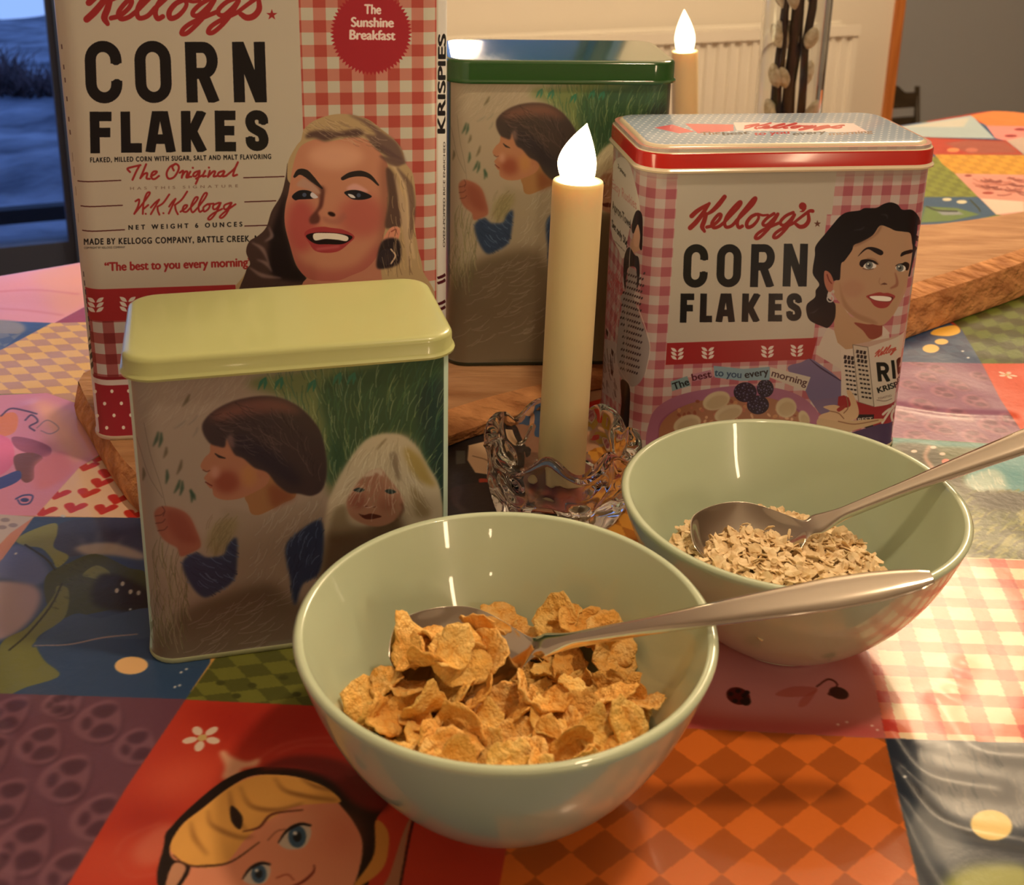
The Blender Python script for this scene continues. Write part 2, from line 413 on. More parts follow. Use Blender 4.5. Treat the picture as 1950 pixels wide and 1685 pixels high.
TA = Tin(-.2297, .5990, .16579, .1974, .075, .345, .0180, .0130, .014)
TB = Tin(-.0404, .7113, .08919, .1372, .085, .1966, .0180, .0140, .0138)
TC = Tin(-.1502, .4309, .25496, .1308, .0731, .1421, 0.0, .0115, .0098)
TD = Tin(.0686, .6221, .14490, .1664, .0850, .1862, 0.0, .0145, .0146)

# ------------------------------------------------------------------ logos in script lettering
KELLOGGS = [  # (points, width) as read in a 6.964x enlargement
 ([(118,358),(180,300),(260,245),(352,190)], [62,60,50,34]), ([(352,190),(260,330),(175,440),(98,515)], [40,58,66,64]),
 ([(555,102),(475,205),(390,290),(300,345)], [58,66,54,30]), ([(310,330),(285,420),(258,500),(288,560)], [54,62,62,40]),
 ([(318,505),(400,480),(480,410),(508,345),(478,335),(420,395),(385,460),(410,512),(480,495),(545,445)], 44),
 ([(540,450),(640,345),(735,245),(772,185),(750,172),(670,250),(585,360),(555,450),(578,505),(650,485),(712,420)], 44),
 ([(710,420),(830,305),(930,200),(968,125),(935,135),(840,250),(755,360),(722,450),(745,510),(790,490)], 46),
 ([(970,335),(905,370),(850,445),(860,505),(920,490),(980,430),(1008,370),(990,330),(1060,348),(1130,342)], [44,48,50,50,46,40,36,34,32,30]),
 ([(1210,325),(1130,375),(1068,440),(1070,478),(1120,475),(1200,400),(1262,330),(1180,470),(1100,565),(1010,648),(962,650),(985,600),(1060,545),(1180,490),(1285,445)], 42),
 ([(1465,310),(1375,350),(1302,420),(1302,468),(1352,475),(1430,405),(1482,340),(1410,470),(1330,570),(1250,640),(1205,640),(1225,590),(1300,535),(1400,485),(1480,445)], 42),
 ([(1475,445),(1590,355),(1680,292),(1722,292)], [36,40,44,50]), ([(1665,330),(1668,420),(1620,485),(1555,500),(1500,465)], [40,54,58,56,44]),
 ([(1588,225),(1592,228)], 100), ([(1610,250),(1592,290),(1555,298)], [60,30,10])]
def logo(cv, f, k, col, drop=(), **kw):
    cv.strokes([f(p) for i, (p, w_) in enumerate(KELLOGGS) if i not in drop], [(np.array(w_)*k).tolist() if isinstance(w_, list) else w_*k for i, (p, w_) in enumerate(KELLOGGS) if i not in drop], col, **kw)
def star(cv, c, r, col):
    a = -math.pi/2+np.arange(10)*math.pi/5; R = np.where(np.arange(10) % 2 == 0, r, r*.4)
    cv.poly(np.stack([c[0]+R*np.cos(a), c[1]+R*np.sin(a)], 1), col)
def wheat(cv, c, k, col, sk=0.):
    for i in range(3):
        for sg in (-1, 1):
            t = np.linspace(0, 1, 9); up = np.stack([t, .22*np.sin(np.pi*t)], 1); lo = np.stack([t[::-1], -.22*np.sin(np.pi*t[::-1])], 1)
            L = np.vstack([up, lo]); a = math.radians(38); x = L[:, 0]*math.cos(a)-L[:, 1]*math.sin(a); y = L[:, 0]*math.sin(a)+L[:, 1]*math.cos(a)
            cv.poly(np.stack([c[0]+sg*(x*1.25+.06)*k*.62, c[1]+(.95-i*.62-y*1.1)*k*.62], 1), col)
def gingham(cv, area, period, phx, phy, cw, c1, c2, fx=.5, fy=.5, clip=None, evenodd=False):
    w_, a, b = cv.c(cw), cv.c(c1), cv.c(c2)
    def pat(X, Y):
        px = ((X-phx)/period) % 1; py = ((Y-phy)/period) % 1
        q = (px < fx).astype(int)+(py < fy).astype(int)
        return np.stack([w_, a, b])[q]
    cv.put(area, None, pat=pat, clip=clip, raw=True)
def rect(x0, y0, x1, y1): return np.array([(x0, y0), (x1, y0), (x1, y1), (x0, y1)], float)

def paint_big_tin():
    cv = TA.canvas(5200, (176, 142, 100), (196, 160, 116)); res = 5200
    ink, red = (22, 16, 12), (142, 34, 26)
    def sz(s_, z_): return ((s_-TA.smin)*res, (TA.h-z_)*res)
    def R_(s0, z0, s1, z1): return [np.array([sz(s0, z0), sz(s1, z0), sz(s1, z1), sz(s0, z1)])]
    # gingham right of and below the white panel
    sp_, _ = TA.hit(572, 100); zb = TA.hit(200, 610)[1]; P = (TA.hit(655, 200)[0]-TA.hit(609, 200)[0])*res
    cx = cv.m([(609, 50)])[0]; ginA = R_(sp_, zb, TA.hit(831, 200)[0], TA.h) + R_(TA.hit(160, 660)[0], .0, sp_+.0001, zb)
    gingham(cv, ginA[:1], P, cx[0]-P/4, cx[1]-P/4, (180, 148, 104), (176, 98, 66), (160, 58, 38))
    zt = TA.hit(200, 717)[1]
    cx2 = cv.m([(185, 623)])[0]
    gingham(cv, R_(TA.hit(164, 660)[0], zt, TA.hit(831, 400)[0], zb), P*.98, cx2[0]+P/4, cx2[1]+P/4, (180, 148, 112), (150, 72, 54), (120, 40, 30))
    # round badge
    c = np.array((706.5, 62.)); a = np.linspace(0, 2*np.pi, 128, endpoint=False); rr = np.where(np.arange(128) % 2 == 0, 78, 71)
    cv.poly(np.stack([c[0]+rr*np.cos(a), c[1]+rr*1.04*np.sin(a)], 1), (150, 30, 28))
    bt = (212, 166, 124)
    cv.text('The', (694, 26), (725, 26.5), 19, bt, .04); cv.text('Sunshine', (669, 50.5), (749, 51.5), 19, bt, .04); cv.text('Breakfast', (666, 74.5), (752, 76), 19, bt, .04)
    # logo
    zz = Z(4.643, 140, 0); logo(cv, lambda p: zz(np.asarray(p)*[.97, .93]+[22, -310]), .21, red, drop=(12, 13)); star(cv, (517.5, 28), 11, red)
    zz = Z(3, 0, 0)
    q = lambda *b: tuple(np.array(b)/3.)
    poster(cv, 'CORN', [q(*b) for b in ((480,232,690,590),(764,232,972,588),(1055,238,1240,585),(1325,238,1512,584))], 21, ink, .035)
    poster(cv, 'FLAKES', [q(*b) for b in ((512,637,636,875),(688,636,806,871),(826,634,1000,869),(1033,633,1180,867),(1226,631,1344,864),(1400,628,1530,862))], 18, ink, .02)
    cv.text('FLAKED, MILLED CORN WITH SUGAR, SALT AND MALT FLAVORING', (172, 308.7), (516, 302), 9.5, ink, .03, spacing=1.25)
    dk = (70, 20, 16)
    for a_, b_ in (((148,344),(230,343)),((464,338),(541,335.8)),((154,391.5),(233,390.5)),((466,384),(525,382)),((157,438),(237,437)),((466,430),(508,428.5))): cv.strokes([[a_, b_]], 2.0, dk, smooth=False)
    zz = Z(6.74, 230, 230); w_ = 26/6.74
    OR = [[(150,755),(195,655),(240,572)],[(118,655),(85,612),(150,590),(252,566)],[(250,735),(290,640),(325,555)],[(250,735),(300,680),(340,672),(330,735),(372,742)],[(385,712),(440,680),(462,650),(420,650),(392,690),(400,738),(440,742),(490,705)],
          [(700,553),(630,590),(588,670),(610,738),(680,722),(735,640),(742,580),(700,550),(662,590),(680,635)],[(755,665),(800,640),(782,728)],[(785,705),(825,652),(855,655),(840,722),(870,722)],[(893,650),(865,712),(905,715)],[(1012,640),(950,660),(928,700),(960,708),(1012,650),(990,740),(962,805)],[(965,740),(1040,700)],
          [(1082,640),(1050,708),(1092,705)],[(1142,640),(1118,718)],[(1120,715),(1180,652),(1212,652),(1190,710),(1232,706)],[(1322,640),(1262,660),(1245,700),(1290,706),(1330,650),(1308,708),(1352,704)],[(1352,704),(1460,610),(1502,530),(1470,600),(1440,700),(1492,690)],[(923,600),(925,602)],[(1130,597),(1132,599)]]
    cv.strokes([zz(p) for p in OR], w_, red)
    cv.text('HAS THIS SIGNATURE', (248, 361), (453, 356), 5.5, (120, 84, 56), .01, spacing=1.9)
    WK = [[(188,1030),(235,1008),(222,1090),(172,1192)],[(172,1192),(280,1060),(372,930),(335,928),(292,1050),(282,1192)],[(290,1130),(352,1078)],[(318,1190),(321,1192)],[(492,1010),(440,1100),(385,1196)],[(385,1110),(440,1050),(492,1008)],[(622,942),(545,1050),(470,1100)],[(470,1100),(475,1150),(495,1202)],[(545,1182),(548,1184)],
          [(702,1000),(660,1090),(615,1188)],[(620,1098),(660,1040),(702,998)],[(852,905),(780,1010),(692,1080)],[(695,1080),(705,1140),(732,1197)],[(765,1165),(830,1120),(852,1082),(812,1088),(792,1150),(840,1166),(890,1118)],[(890,1118),(970,1025),(988,980),(950,990),(900,1100),(922,1172),(990,1110)],[(990,1110),(1080,990),(1106,928),(1066,940),(1000,1080),(1012,1165),(1062,1138)],
          [(1110,1068),(1060,1110),(1070,1162),(1122,1130),(1142,1080),(1110,1068),(1190,1060)],[(1262,1048),(1190,1080),(1188,1130),(1230,1122),(1282,1050),(1220,1180),(1150,1262),(1120,1250),(1180,1190),(1300,1128)],[(1412,1048),(1332,1080),(1328,1130),(1370,1122),(1422,1050),(1360,1180),(1300,1242),(1270,1230),(1330,1170),(1472,1068)]]
    cv.strokes([zz(p) for p in WK], 24/6.74, red)
    cv.text('NET WEIGHT 6 OUNCES', (245, 437), (461, 430.5), 9, ink, .03, spacing=1.8)
    cv.text('MADE BY KELLOGG COMPANY, BATTLE CREEK, MI', (160, 465.5), (498, 459), 12, ink, .025, spacing=1.2)
    cv.text('COPYRIGHT BY KELLOGG COMPANY', (160, 473.5), (238, 472), 4, ink, .0)
    cv.text('\u201cThe best to you every morning\u201d', (200, 515.5), (480, 506), 17, red, .032)
    # printed portrait of a laughing blond woman
    zz = Z(4.0128, 430, 180)
    blond, dark, skin = (166, 120, 68), (40, 24, 18), (178, 103, 63)
    H = [(575,345),(600,260),(690,190),(830,150),(960,153),(1090,190),(1190,265),(1290,345),(1350,430),(1372,520),(1430,610),(1452,800),(1440,960),(1470,1180),(1502,1330),(1495,1620),(120,1620),(150,1360),(185,1290),(155,1200),(180,1120),(250,1075),(310,1010),(350,890),(420,770),(455,640),(480,500),(540,390)]
    cv.poly(zz(H), blond, True)
    LB = [(470,520),(470,640),(500,700),(470,800),(450,980),(490,1150),(540,1310),(620,1420),(640,1620),(115,1620),(150,1360),(185,1290),(155,1200),(180,1120),(250,1075),(310,1010),(350,890),(420,770),(455,640)]
    cv.poly(zz(LB), (66, 40, 28), True); cv.poly(zz([(455,760),(400,900),(340,1080),(330,1300),(400,1400),(620,1420),(520,1280),(480,1120),(440,980)]), (26, 14, 12), True, blur=6)
    for p in ([(200,1130),(280,1180),(330,1290)],[(240,1260),(310,1290),(350,1350)],[(180,1320),(280,1380),(420,1400)],[(330,1010),(350,1080),(300,1120)]): cv.strokes([zz(p)], [2, 8, 2], (140, 98, 72), alpha=.7, blur=2)
    face = [(590,380),(690,340),(760,358),(860,345),(960,325),(1060,335),(1130,390),(1200,470),(1240,560),(1240,760),(1225,980),(1195,1110),(1150,1240),(1070,1330),(960,1380),(850,1420),(700,1420),(610,1390),(540,1300),(490,1150),(450,980),(455,850),(480,740),(510,560),(545,440)]
    cv.poly(zz([(1060,1330),(1160,1220),(1150,1620),(640,1620),(620,1400)]), (170, 96, 60), True); cv.poly(zz(face), skin, True)
    F_ = [zz(cr_(face, True))]
    cv.blob(zz((575,1000)), 30, 52, (158, 52, 40), alpha=.75, blur=14, clip=F_); cv.blob(zz((1040,930)), 45, 40, (162, 62, 44), alpha=.65, blur=16, clip=F_)
    cv.poly(zz([(470,1000),(560,1250),(760,1340),(1000,1300),(1180,1120),(1120,1500),(560,1500)]), (150, 62, 44), True, alpha=.7, blur=12, clip=F_)
    cv.poly(zz([(1240,470),(1240,1000),(1160,1240),(1190,900),(1180,560)]), (120, 62, 38), True, alpha=.6, blur=10, clip=F_)
    cv.blob(zz((840,470)), 52, 24, (206, 134, 86), alpha=.7, blur=12, clip=F_)
    # nose, brows, eyes, mouth
    cv.poly(zz([(730,700),(712,830),(690,880),(640,940),(648,985),(705,980),(720,940),(705,900),(740,850),(752,740)]), (92, 42, 28), True, blur=3); cv.poly(zz([(600,640),(700,690),(760,720),(720,800),(690,740)]), (96, 50, 32), True, alpha=.7, blur=5)
    cv.blob(zz((808,912)), 7.5, 4, (38, 14, 10), .35, blur=1); cv.poly(zz([(740,930),(760,975),(860,990),(920,940),(900,900),(830,950)]), (150, 78, 52), True, alpha=.6, blur=4)
    br = (36, 22, 18)
    cv.strokes([zz([(525,625),(560,590),(610,600),(665,650),(735,715)])], [5, 11, 14, 11, 3], br); cv.strokes([zz([(893,640),(950,612),(1030,602),(1100,625),(1165,690)])], [7, 10, 11, 8, 3], br)
    cv.poly(zz([(540,690),(600,640),(700,710),(715,760),(600,715)]), (170, 112, 76), True, blur=3); cv.poly(zz([(920,720),(990,680),(1090,740),(1000,735)]), (196, 124, 92), True, blur=3)
    cv.poly(zz([(505,775),(560,732),(640,735),(705,780),(660,795),(560,800),(530,806)]), (24, 18, 18), True); cv.poly(zz([(660,745),(705,782),(670,792),(645,770)]), (196, 160, 128), True)
    cv.poly(zz([(905,745),(960,728),(1030,735),(1115,775),(1060,800),(975,800),(930,775)]), (24, 18, 18), True); cv.poly(zz([(932,758),(970,765),(990,788),(955,785)]), (204, 168, 136), True)
    cv.blob(zz((600,765)), 4, 4, (70, 66, 66)); cv.blob(zz((1015,768)), 4, 4, (66, 62, 60))
    cv.poly(zz([(600,1062),(650,1022),(740,1008),(800,1016),(900,1032),(982,1082),(940,1135),(860,1195),(760,1208),(680,1190),(635,1130)]), (150, 44, 36), True); cv.poly(zz([(612,1078),(700,1052),(860,1058),(968,1085),(900,1138),(780,1142),(680,1136)]), (24, 8, 8), True)
    cv.poly(zz([(672,1062),(760,1056),(860,1062),(932,1085),(922,1118),(850,1108),(760,1102),(680,1112)]), (226, 190, 170), True); cv.strokes([zz([(700,1180),(770,1172),(860,1160)])], 5, (186, 84, 66), alpha=.6, blur=2)
    # ear, earring, right-hand hair
    cv.poly(zz([(1225,560),(1300,640),(1330,860),(1340,1000),(1260,1020),(1215,1000),(1240,800)]), (84, 52, 34), True, blur=3)
    cv.poly(zz([(1250,1025),(1300,1005),(1332,1030),(1312,1110),(1240,1138),(1198,1112)]), (196, 112, 70), True); cv.strokes([zz([(1265,1045),(1300,1030),(1290,1080)])], 2.5, (140, 64, 40))
    cv.poly(zz([(1195,1120),(1320,1110),(1330,1280),(1200,1330),(1150,1300)]), (40, 24, 20), True, blur=2); cv.blob(zz((1228,1238)), 15, 16, (46, 30, 26)); cv.strokes([zz([(1262,1180),(1295,1230),(1262,1290)])], 3, (190, 140, 92))
    for i, p in enumerate(([(1260,520),(1350,640),(1400,800),(1390,980),(1440,1250)],[(1310,560),(1400,700),(1425,900),(1410,1100)],[(1290,620),(1340,800),(1370,1000),(1400,1300)],[(1180,470),(1290,520),(1360,520)],[(1100,350),(1200,420),(1340,490)])):
        cv.strokes([zz(p)], [3, 13, 12, 4], ((196, 146, 90), (96, 62, 40), (176, 128, 80), (84, 52, 38), (60, 36, 28))[i], alpha=.8, blur=2)
    cv.poly(zz([(610,330),(640,285),(760,270),(850,285),(1000,262),(1060,290),(1010,320),(860,325),(760,355),(680,330)]), (74, 44, 32), True, alpha=.9, blur=4)
    cv.poly(zz([(930,150),(1080,200),(1200,290),(1310,370),(1370,500),(1360,525),(1250,490),(1180,400),(1100,350),(1060,300),(1150,310),(1060,220)]), (92, 58, 42), True, alpha=.85, blur=4)
    cv.hatch(90, zz([(600,190),(1100,180),(1340,470),(620,300)]), .5, 18, 1.2, [(190, 142, 92), (110, 74, 48)], 2, .4, [zz(cr_(H, True))], 3)
    cv.hatch(70, zz([(1260,600),(1440,650),(1490,1350),(1180,1350)]), 1.45, 24, 1.3, [(200, 146, 82), (92, 58, 34)], 2, .45, [zz(cr_(H, True))], 4)
    # red band with wheat, dotted foot
    z0, z1 = TA.hit(200, 550)[1], TA.hit(200, 611)[1]
    cv.put(R_(TA.hit(156, 580)[0], z1, TA.hit(250, 580)[0]+.055, z0), (150, 36, 28), raw=True)
    for x in (182, 243, 304): wheat(cv, (x, 580-.02*(x-182)), 24, (206, 172, 130))
    z0, z1 = TA.hit(200, 717)[1], TA.hit(200, 723)[1]
    s1 = TA.w-.004
    cv.put(R_(TA.hit(166, 720)[0], z1, s1, z0), (120, 24, 22), raw=True)
    z2 = TA.hit(200, 733)[1]; cv.put(R_(TA.smin, z2, TA.smax, z1), (190, 152, 116), raw=True)
    cv.put(R_(TA.smin, 0, TA.smax, z2), (142, 28, 28), raw=True); cv.put(R_(TA.hit(166, 760)[0]-.006, 0, TA.hit(172, 760)[0]+.0005, z2), (190, 150, 120), raw=True)
    for i in range(12):
        for j in range(4):
            cv.blob((181+32*i+16*(j % 2)+2*j, 745+23*j-.6*i), 3.2, 3.6, (222, 184, 150))
    # right edge: white strip with sideways lettering; left edge marks
    cv.put(R_(TA.hit(834, 200)[0], z2, TA.smax, TA.h), (196, 162, 120), raw=True)
    cv.text('KRISPIES', (847.5, 252), (849, 66), 15, ink, .03, up=(-1, 0))
    cv.text('OVEN-POPPED RICE ENRICHED', (847.5, 470), (848, 270), 4, ink, .01, up=(-1, 0))
    for y in (527, 537, 577, 588): cv.strokes([[(833, y+2), (848, y-5)]], 5, (70, 16, 18), smooth=False, butt=True)
    for x, y in ((109.5,91),(113.5,130),(116,155),(119.5,191),(123,230),(125.5,255)): cv.strokes([[(x-2, y-4), (x-1, y+5)]], 5, (84, 50, 40), smooth=False, butt=True)
    for x, y in ((129,303),(132,330),(135,368),(139,420)): cv.strokes([[(x, y-8), (x+1, y+8)]], 2, (120, 86, 60))
    for i in range(11): cv.strokes([[(149+i*2.2-.5, 523+i*17), (150.5+i*2.2-.5, 533+i*17)]], 4, (50, 26, 22), smooth=False, butt=True)
    return cv

# ------------------------------------------------------------------ pencil drawing of two children in tall grass (both children's tins)
def paint_children(tin, edge, k=None):
    cv = TC.canvas(4600, edge, (164, 131, 101)) if k is None else tin.canvas(3600, edge, (150, 120, 100))
    if k is not None:                      # same drawing, enlarged to the other tin's width and hung from the lid
        zt = tin.h-.0150; zc = TC.hit(500, 712)[1]
        cv.fmap = lambda P: np.array([((q[0]*k-tin.smin)*3600, (tin.h-(zt-(zc-q[1])*k))*3600) for q in (TC.hit(u, v) for u, v in P)])
    s0, s1 = TC.hit(252, 900)[0], TC.hit(842, 900)[0]
    res = 4600 if k is None else 3600; kk = 1. if k is None else k
    X0, X1 = (s0*kk-tin.smin)*res, (s1*kk-tin.smin)*res
    Yb = (tin.h-.0045)*res
    cv.put([np.array([(X0, 0), (X1, 0), (X1, Yb), (X0, Yb)])], (117, 87, 63), raw=True)
    z5 = Z(2.2462, 220, 520); z4 = Z(4.955, 270, 740); zg = Z(6.017, 560, 800)
    A = [z5([(66,400),(1404,330),(1400,1560),(1400,2100),(140,2300)])]
    k0 = dict(clip=A)
    # grass meadow
    cv.poly(z5([(560,470),(760,420),(1410,350),(1405,1100),(1290,740),(1180,690),(1060,730),(960,850),(920,960),(870,760),(800,600),(700,530)]), (78, 72, 36), True, blur=9, **k0)
    cv.poly(z5([(880,470),(1100,400),(1410,350),(1410,1050),(1300,740),(1180,680),(1060,730),(960,850),(910,900),(905,700)]), (38, 48, 26), True, blur=8, **k0)
    cv.poly(z5([(1290,520),(1405,480),(1405,980),(1330,780)]), (24, 34, 24), True, blur=8, **k0)
    cv.hatch(420, z5([(640,420),(1400,360),(1400,950),(860,860)]), lambda p: 1.15+.9*(p[0]-500)/350., 40, 1.5, [(96, 88, 44), (52, 66, 32), (30, 42, 24), (120, 108, 66), (44, 60, 38)], 3, .55, A, 21)
    for x, y in ((620,480),(690,480),(830,490),(940,460),(1000,460)):
        cv.strokes([z5([(x-12, y+20), (x+2, y-12), (x+18, y-32)]), z5([(x+14, y+18), (x+20, y-10), (x+22, y-34)])], [1, 7, 2], (36, 66, 42), **k0)
    # pale ground and seed sprigs on the left
    cv.hatch(110, z5([(100,470),(600,440),(380,640),(110,620)]), -.9, 40, 1.2, [(136, 108, 82), (102, 78, 56)], 3, .35, A, 22)
    for x, y, dx, dy, c in ((160,740,22,-60,0),(185,745,10,-62,0),(205,790,12,-45,1),(285,570,30,-50,1),(250,665,50,-35,2),(310,650,40,-40,2),(262,860,20,-60,1),(215,900,4,-58,0),(250,940,24,-55,0),(275,950,10,-60,0),(325,980,-4,-55,0),(340,970,-22,-40,0),(116,885,2,-50,1),(330,700,20,-40,2)):
        cv.strokes([z5([(x, y), (x+dx*.5+4, y+dy*.5), (x+dx, y+dy)])], [2, 7 if c < 2 else 4, 3], ((38, 46, 28), (70, 52, 32), (98, 76, 56))[c], alpha=.85, blur=.8, **k0)
    cv.strokes([z5([(120,640),(150,780),(190,900),(215,1000)]), z5([(90,700),(140,860),(200,960)]), z5([(240,1100),(220,1180),(195,1260)])], 1.2, (86, 64, 46), alpha=.8, **k0)
    # girl
    G = zg([(330,1150),(380,950),(430,830),(500,680),(640,440),(800,240),(950,165),(1100,150),(1250,180),(1400,300),(1520,500),(1640,700),(1690,900),(1700,1300),(1640,3400),(240,3400),(270,1600),(320,1350)])
    cv.poly(G, (142, 112, 78), True, blur=2, **k0); GC = [cr_(G, True)]
    cv.poly(zg([(1260,310),(1440,420),(1560,640),(1620,760),(1450,700),(1320,540)]), (118, 84, 32), True, blur=5, alpha=.8, clip=GC)
    cv.poly(zg([(1320,760),(1440,830),(1560,1080),(1400,1100),(1360,940)]), (104, 76, 44), True, blur=5, alpha=.8, clip=GC); cv.poly(zg([(480,1000),(600,980),(640,1180),(900,1250),(420,1400),(420,1150)]), (96, 72, 44), True, blur=5, alpha=.8, clip=GC)
    cv.poly(zg([(320,1500),(560,1290),(800,1260),(1240,1150),(1500,3400),(200,3400)]), (64, 42, 24), True, blur=10, alpha=.9, clip=GC)
    cv.poly(zg([(600,930),(640,840),(700,740),(790,650),(880,575),(1000,560),(1060,640),(1160,760),(1250,900),(1235,1050),(1130,1160),(980,1215),(830,1200),(680,1130),(610,1040)]), (124, 76, 50), True, blur=1.5, clip=GC)
    cv.blob(zg((730,920)), 17, 16, (98, 46, 30), alpha=.75, blur=5); cv.blob(zg((1060,950)), 18, 15, (104, 54, 34), alpha=.6, blur=5)
    cv.poly(zg([(760,690),(900,610),(1010,700),(1050,820),(900,960),(830,800)]), (110, 62, 40), True, blur=5, alpha=.6)
    ey = (34, 34, 26)
    cv.poly(zg([(675,800),(740,772),(805,795),(745,825)]), ey, True); cv.poly(zg([(1035,810),(1090,788),(1168,818),(1100,846)]), ey, True)
    cv.poly(zg([(735,1070),(800,1085),(880,1068),(1000,1100),(930,1125),(870,1135),(800,1125)]), (66, 26, 16), True)
    cv.strokes([zg([(860,890),(830,950),(800,985),(850,1000),(900,985),(940,995)])], 1.5, (160, 116, 88), alpha=.8)
    cv.strokes([zg([(810,990),(835,985)]), zg([(905,995),(930,990)])], 2, (82, 40, 26)); cv.strokes([zg([(1230,960),(1250,1020),(1170,1150)])], 5, (70, 40, 24), alpha=.7, blur=2)
    cv.poly(zg([(1090,390),(1180,400),(1210,690),(1150,620)]), (92, 66, 44), True, blur=3, alpha=.8); cv.strokes([zg([(1050,215),(1000,270),(945,335)])], [3, 5, 2], (100, 72, 44), alpha=.8, blur=1)
    cv.hatch(150, zg([(700,330),(1250,250),(1600,1000),(400,1150)]), lambda p: 1.57+(p[0]-745)/-110., 34, 1.1, [(170, 140, 104), (110, 84, 54)], 3, .45, GC, 23)
    cv.poly(zg([(800,640),(880,575),(990,555),(1010,640),(940,600),(880,640)]), (150, 116, 84), True, blur=1.5, alpha=.8)
    # boy: dress, sleeves, hand
    cv.poly(z5([(450,1010),(560,1020),(640,1030),(760,990),(870,960),(900,1000),(880,1090),(800,1200),(760,1420),(640,1600),(200,2400),(140,2300),(140,1560),(330,1430),(480,1360),(520,1200),(500,1120)]), (110, 82, 58), True, blur=5, **k0)
    cv.poly(z5([(140,1600),(600,1330),(760,1400),(1000,1500),(900,2400),(140,2400)]), (70, 48, 30), True, blur=14, alpha=.9, **k0)
    cv.hatch(160, z5([(330,1480),(760,1280),(740,1800),(240,1900)]), -.55, 42, 1.1, [(84, 56, 42), (128, 98, 78)], 3, .4, A, 24); cv.hatch(90, z5([(640,990),(880,970),(760,1330),(560,1300)]), -1.0, 34, 1.1, [(148, 120, 96), (96, 74, 54)], 3, .4, A, 25)
    cv.hatch(120, z5([(170,1180),(330,1260),(300,1560),(150,1560)]), 1.5, 48, 1.2, [(84, 68, 34), (124, 98, 64), (58, 50, 26)], 3, .5, A, 26); cv.poly(z5([(390,1150),(440,1060),(520,1060),(490,1150),(430,1210)]), (98, 74, 42), True, blur=6, alpha=.8)
    cv.hatch(60, z5([(390,1060),(520,1060),(480,1180),(400,1190)]), 2.0, 34, 1.2, [(110, 86, 52), (80, 60, 34)], 3, .5, A, 28)
    navy = (32, 34, 42)
    S1 = z5([(285,1240),(340,1195),(390,1215),(460,1205),(478,1165),(515,1130),(520,1200),(505,1310),(430,1365),(375,1385),(320,1330)])
    S2 = z5([(725,1180),(765,1120),(870,1055),(890,1140),(870,1280),(800,1330),(765,1420),(745,1300)])
    for s_, a_, sd in ((S1, .5, 31), (S2, 1.9, 32)):
        cv.poly(s_, navy, True, blur=2.5); bb0, bb1 = s_.min(0), s_.max(0)
        cv.hatch(70, [(bb0[0], bb0[1]), (bb1[0], bb0[1]), (bb1[0], bb1[1]), (bb0[0], bb1[1])], a_, 22, 1.6, [(24, 26, 34), (70, 70, 74), (44, 46, 54)], 3, .7, [cr_(s_*1.0+(s_-s_.mean(0))*.08, True)], sd)
    Hd = z4([(120,1160),(190,1108),(330,1130),(440,1195),(510,1330),(556,1480),(470,1545),(365,1580),(330,1500),(240,1450),(172,1380),(130,1260)])
    cv.poly(Hd, (112, 56, 36), True, blur=1.5); cv.poly(z4([(230,1150),(400,1190),(500,1350),(520,1450),(380,1450),(260,1330)]), (94, 38, 24), True, blur=6, alpha=.7)
    for p in ([(125,1200),(180,1190),(215,1160)],[(130,1270),(190,1260),(220,1230)],[(150,1340),(210,1330),(240,1300)],[(190,1110),(215,1150),(200,1200)]): cv.strokes([z4(p)], 2, (70, 32, 22), alpha=.8)
    # boy: head
    cv.poly(z4([(970,1000),(1000,1090),(1030,1175),(1100,1190),(1200,1150),(1330,1080),(1450,1010),(1400,860),(1050,800)]), (112, 66, 34), True); cv.poly(z4([(1200,900),(1440,1010),(1330,1080),(1230,1120)]), (92, 42, 22), True, blur=6, alpha=.8)
    FB = [(660,500),(640,600),(592,650),(555,715),(560,750),(600,782),(622,790),(588,835),(590,855),(616,880),(608,895),(640,935),(664,945),(680,1010),(760,1046),(870,1045),(990,1010),(1180,900),(1180,760),(960,600),(820,480)]
    cv.poly(z4(FB), (122, 68, 42), True); FC = [cr_(z4(FB), True)]
    cv.blob(z4((800,880)), 26, 22, (98, 38, 22), alpha=.85, blur=8, clip=FC); cv.blob(z4((1010,820)), 16, 22, (128, 74, 36), alpha=.8, blur=6, clip=FC); cv.blob(z4((690,790)), 9, 12, (140, 86, 62), alpha=.7, blur=4, clip=FC)
    cv.strokes([z4([(690,612),(730,640),(785,655)])], [2, 5, 2], (36, 22, 16)); cv.strokes([z4([(600,880),(640,905),(660,915)])], 2.2, (74, 24, 16)); cv.strokes([z4([(575,765),(610,782),(640,770)])], 2, (82, 40, 26))
    cv.poly(z4([(1090,770),(1150,760),(1190,830),(1130,830),(1100,850)]), (120, 66, 40), True, blur=1)
    HB = z4([(578,420),(572,330),(640,240),(760,160),(900,105),(1100,70),(1280,80),(1450,150),(1580,260),(1680,400),(1732,600),(1742,800),(1700,950),(1600,1010),(1480,990),(1380,980),(1270,900),(1180,790),(1060,745),(960,660),(880,625),(840,560),(800,470),(780,550),(720,545),(640,515)])
    cv.poly(HB, (44, 28, 22), True, blur=1.5); HC = [cr_(HB, True)]
    cv.poly(z4([(640,270),(820,160),(1100,90),(1330,110),(1500,230),(1300,220),(1000,240),(760,300)]), (84, 44, 30), True, blur=8, alpha=.9, clip=HC)
    cv.poly(z4([(900,420),(1250,600),(1500,850),(1400,900),(1100,700),(900,580)]), (30, 20, 20), True, blur=8, alpha=.8, clip=HC)
    cv.hatch(130, z4([(620,200),(1350,90),(1720,800),(900,560)]), lambda p: .15+(p[0]-430)/130., 34, 1.1, [(92, 60, 44), (26, 16, 14), (66, 42, 32)], 4, .5, HC, 29)
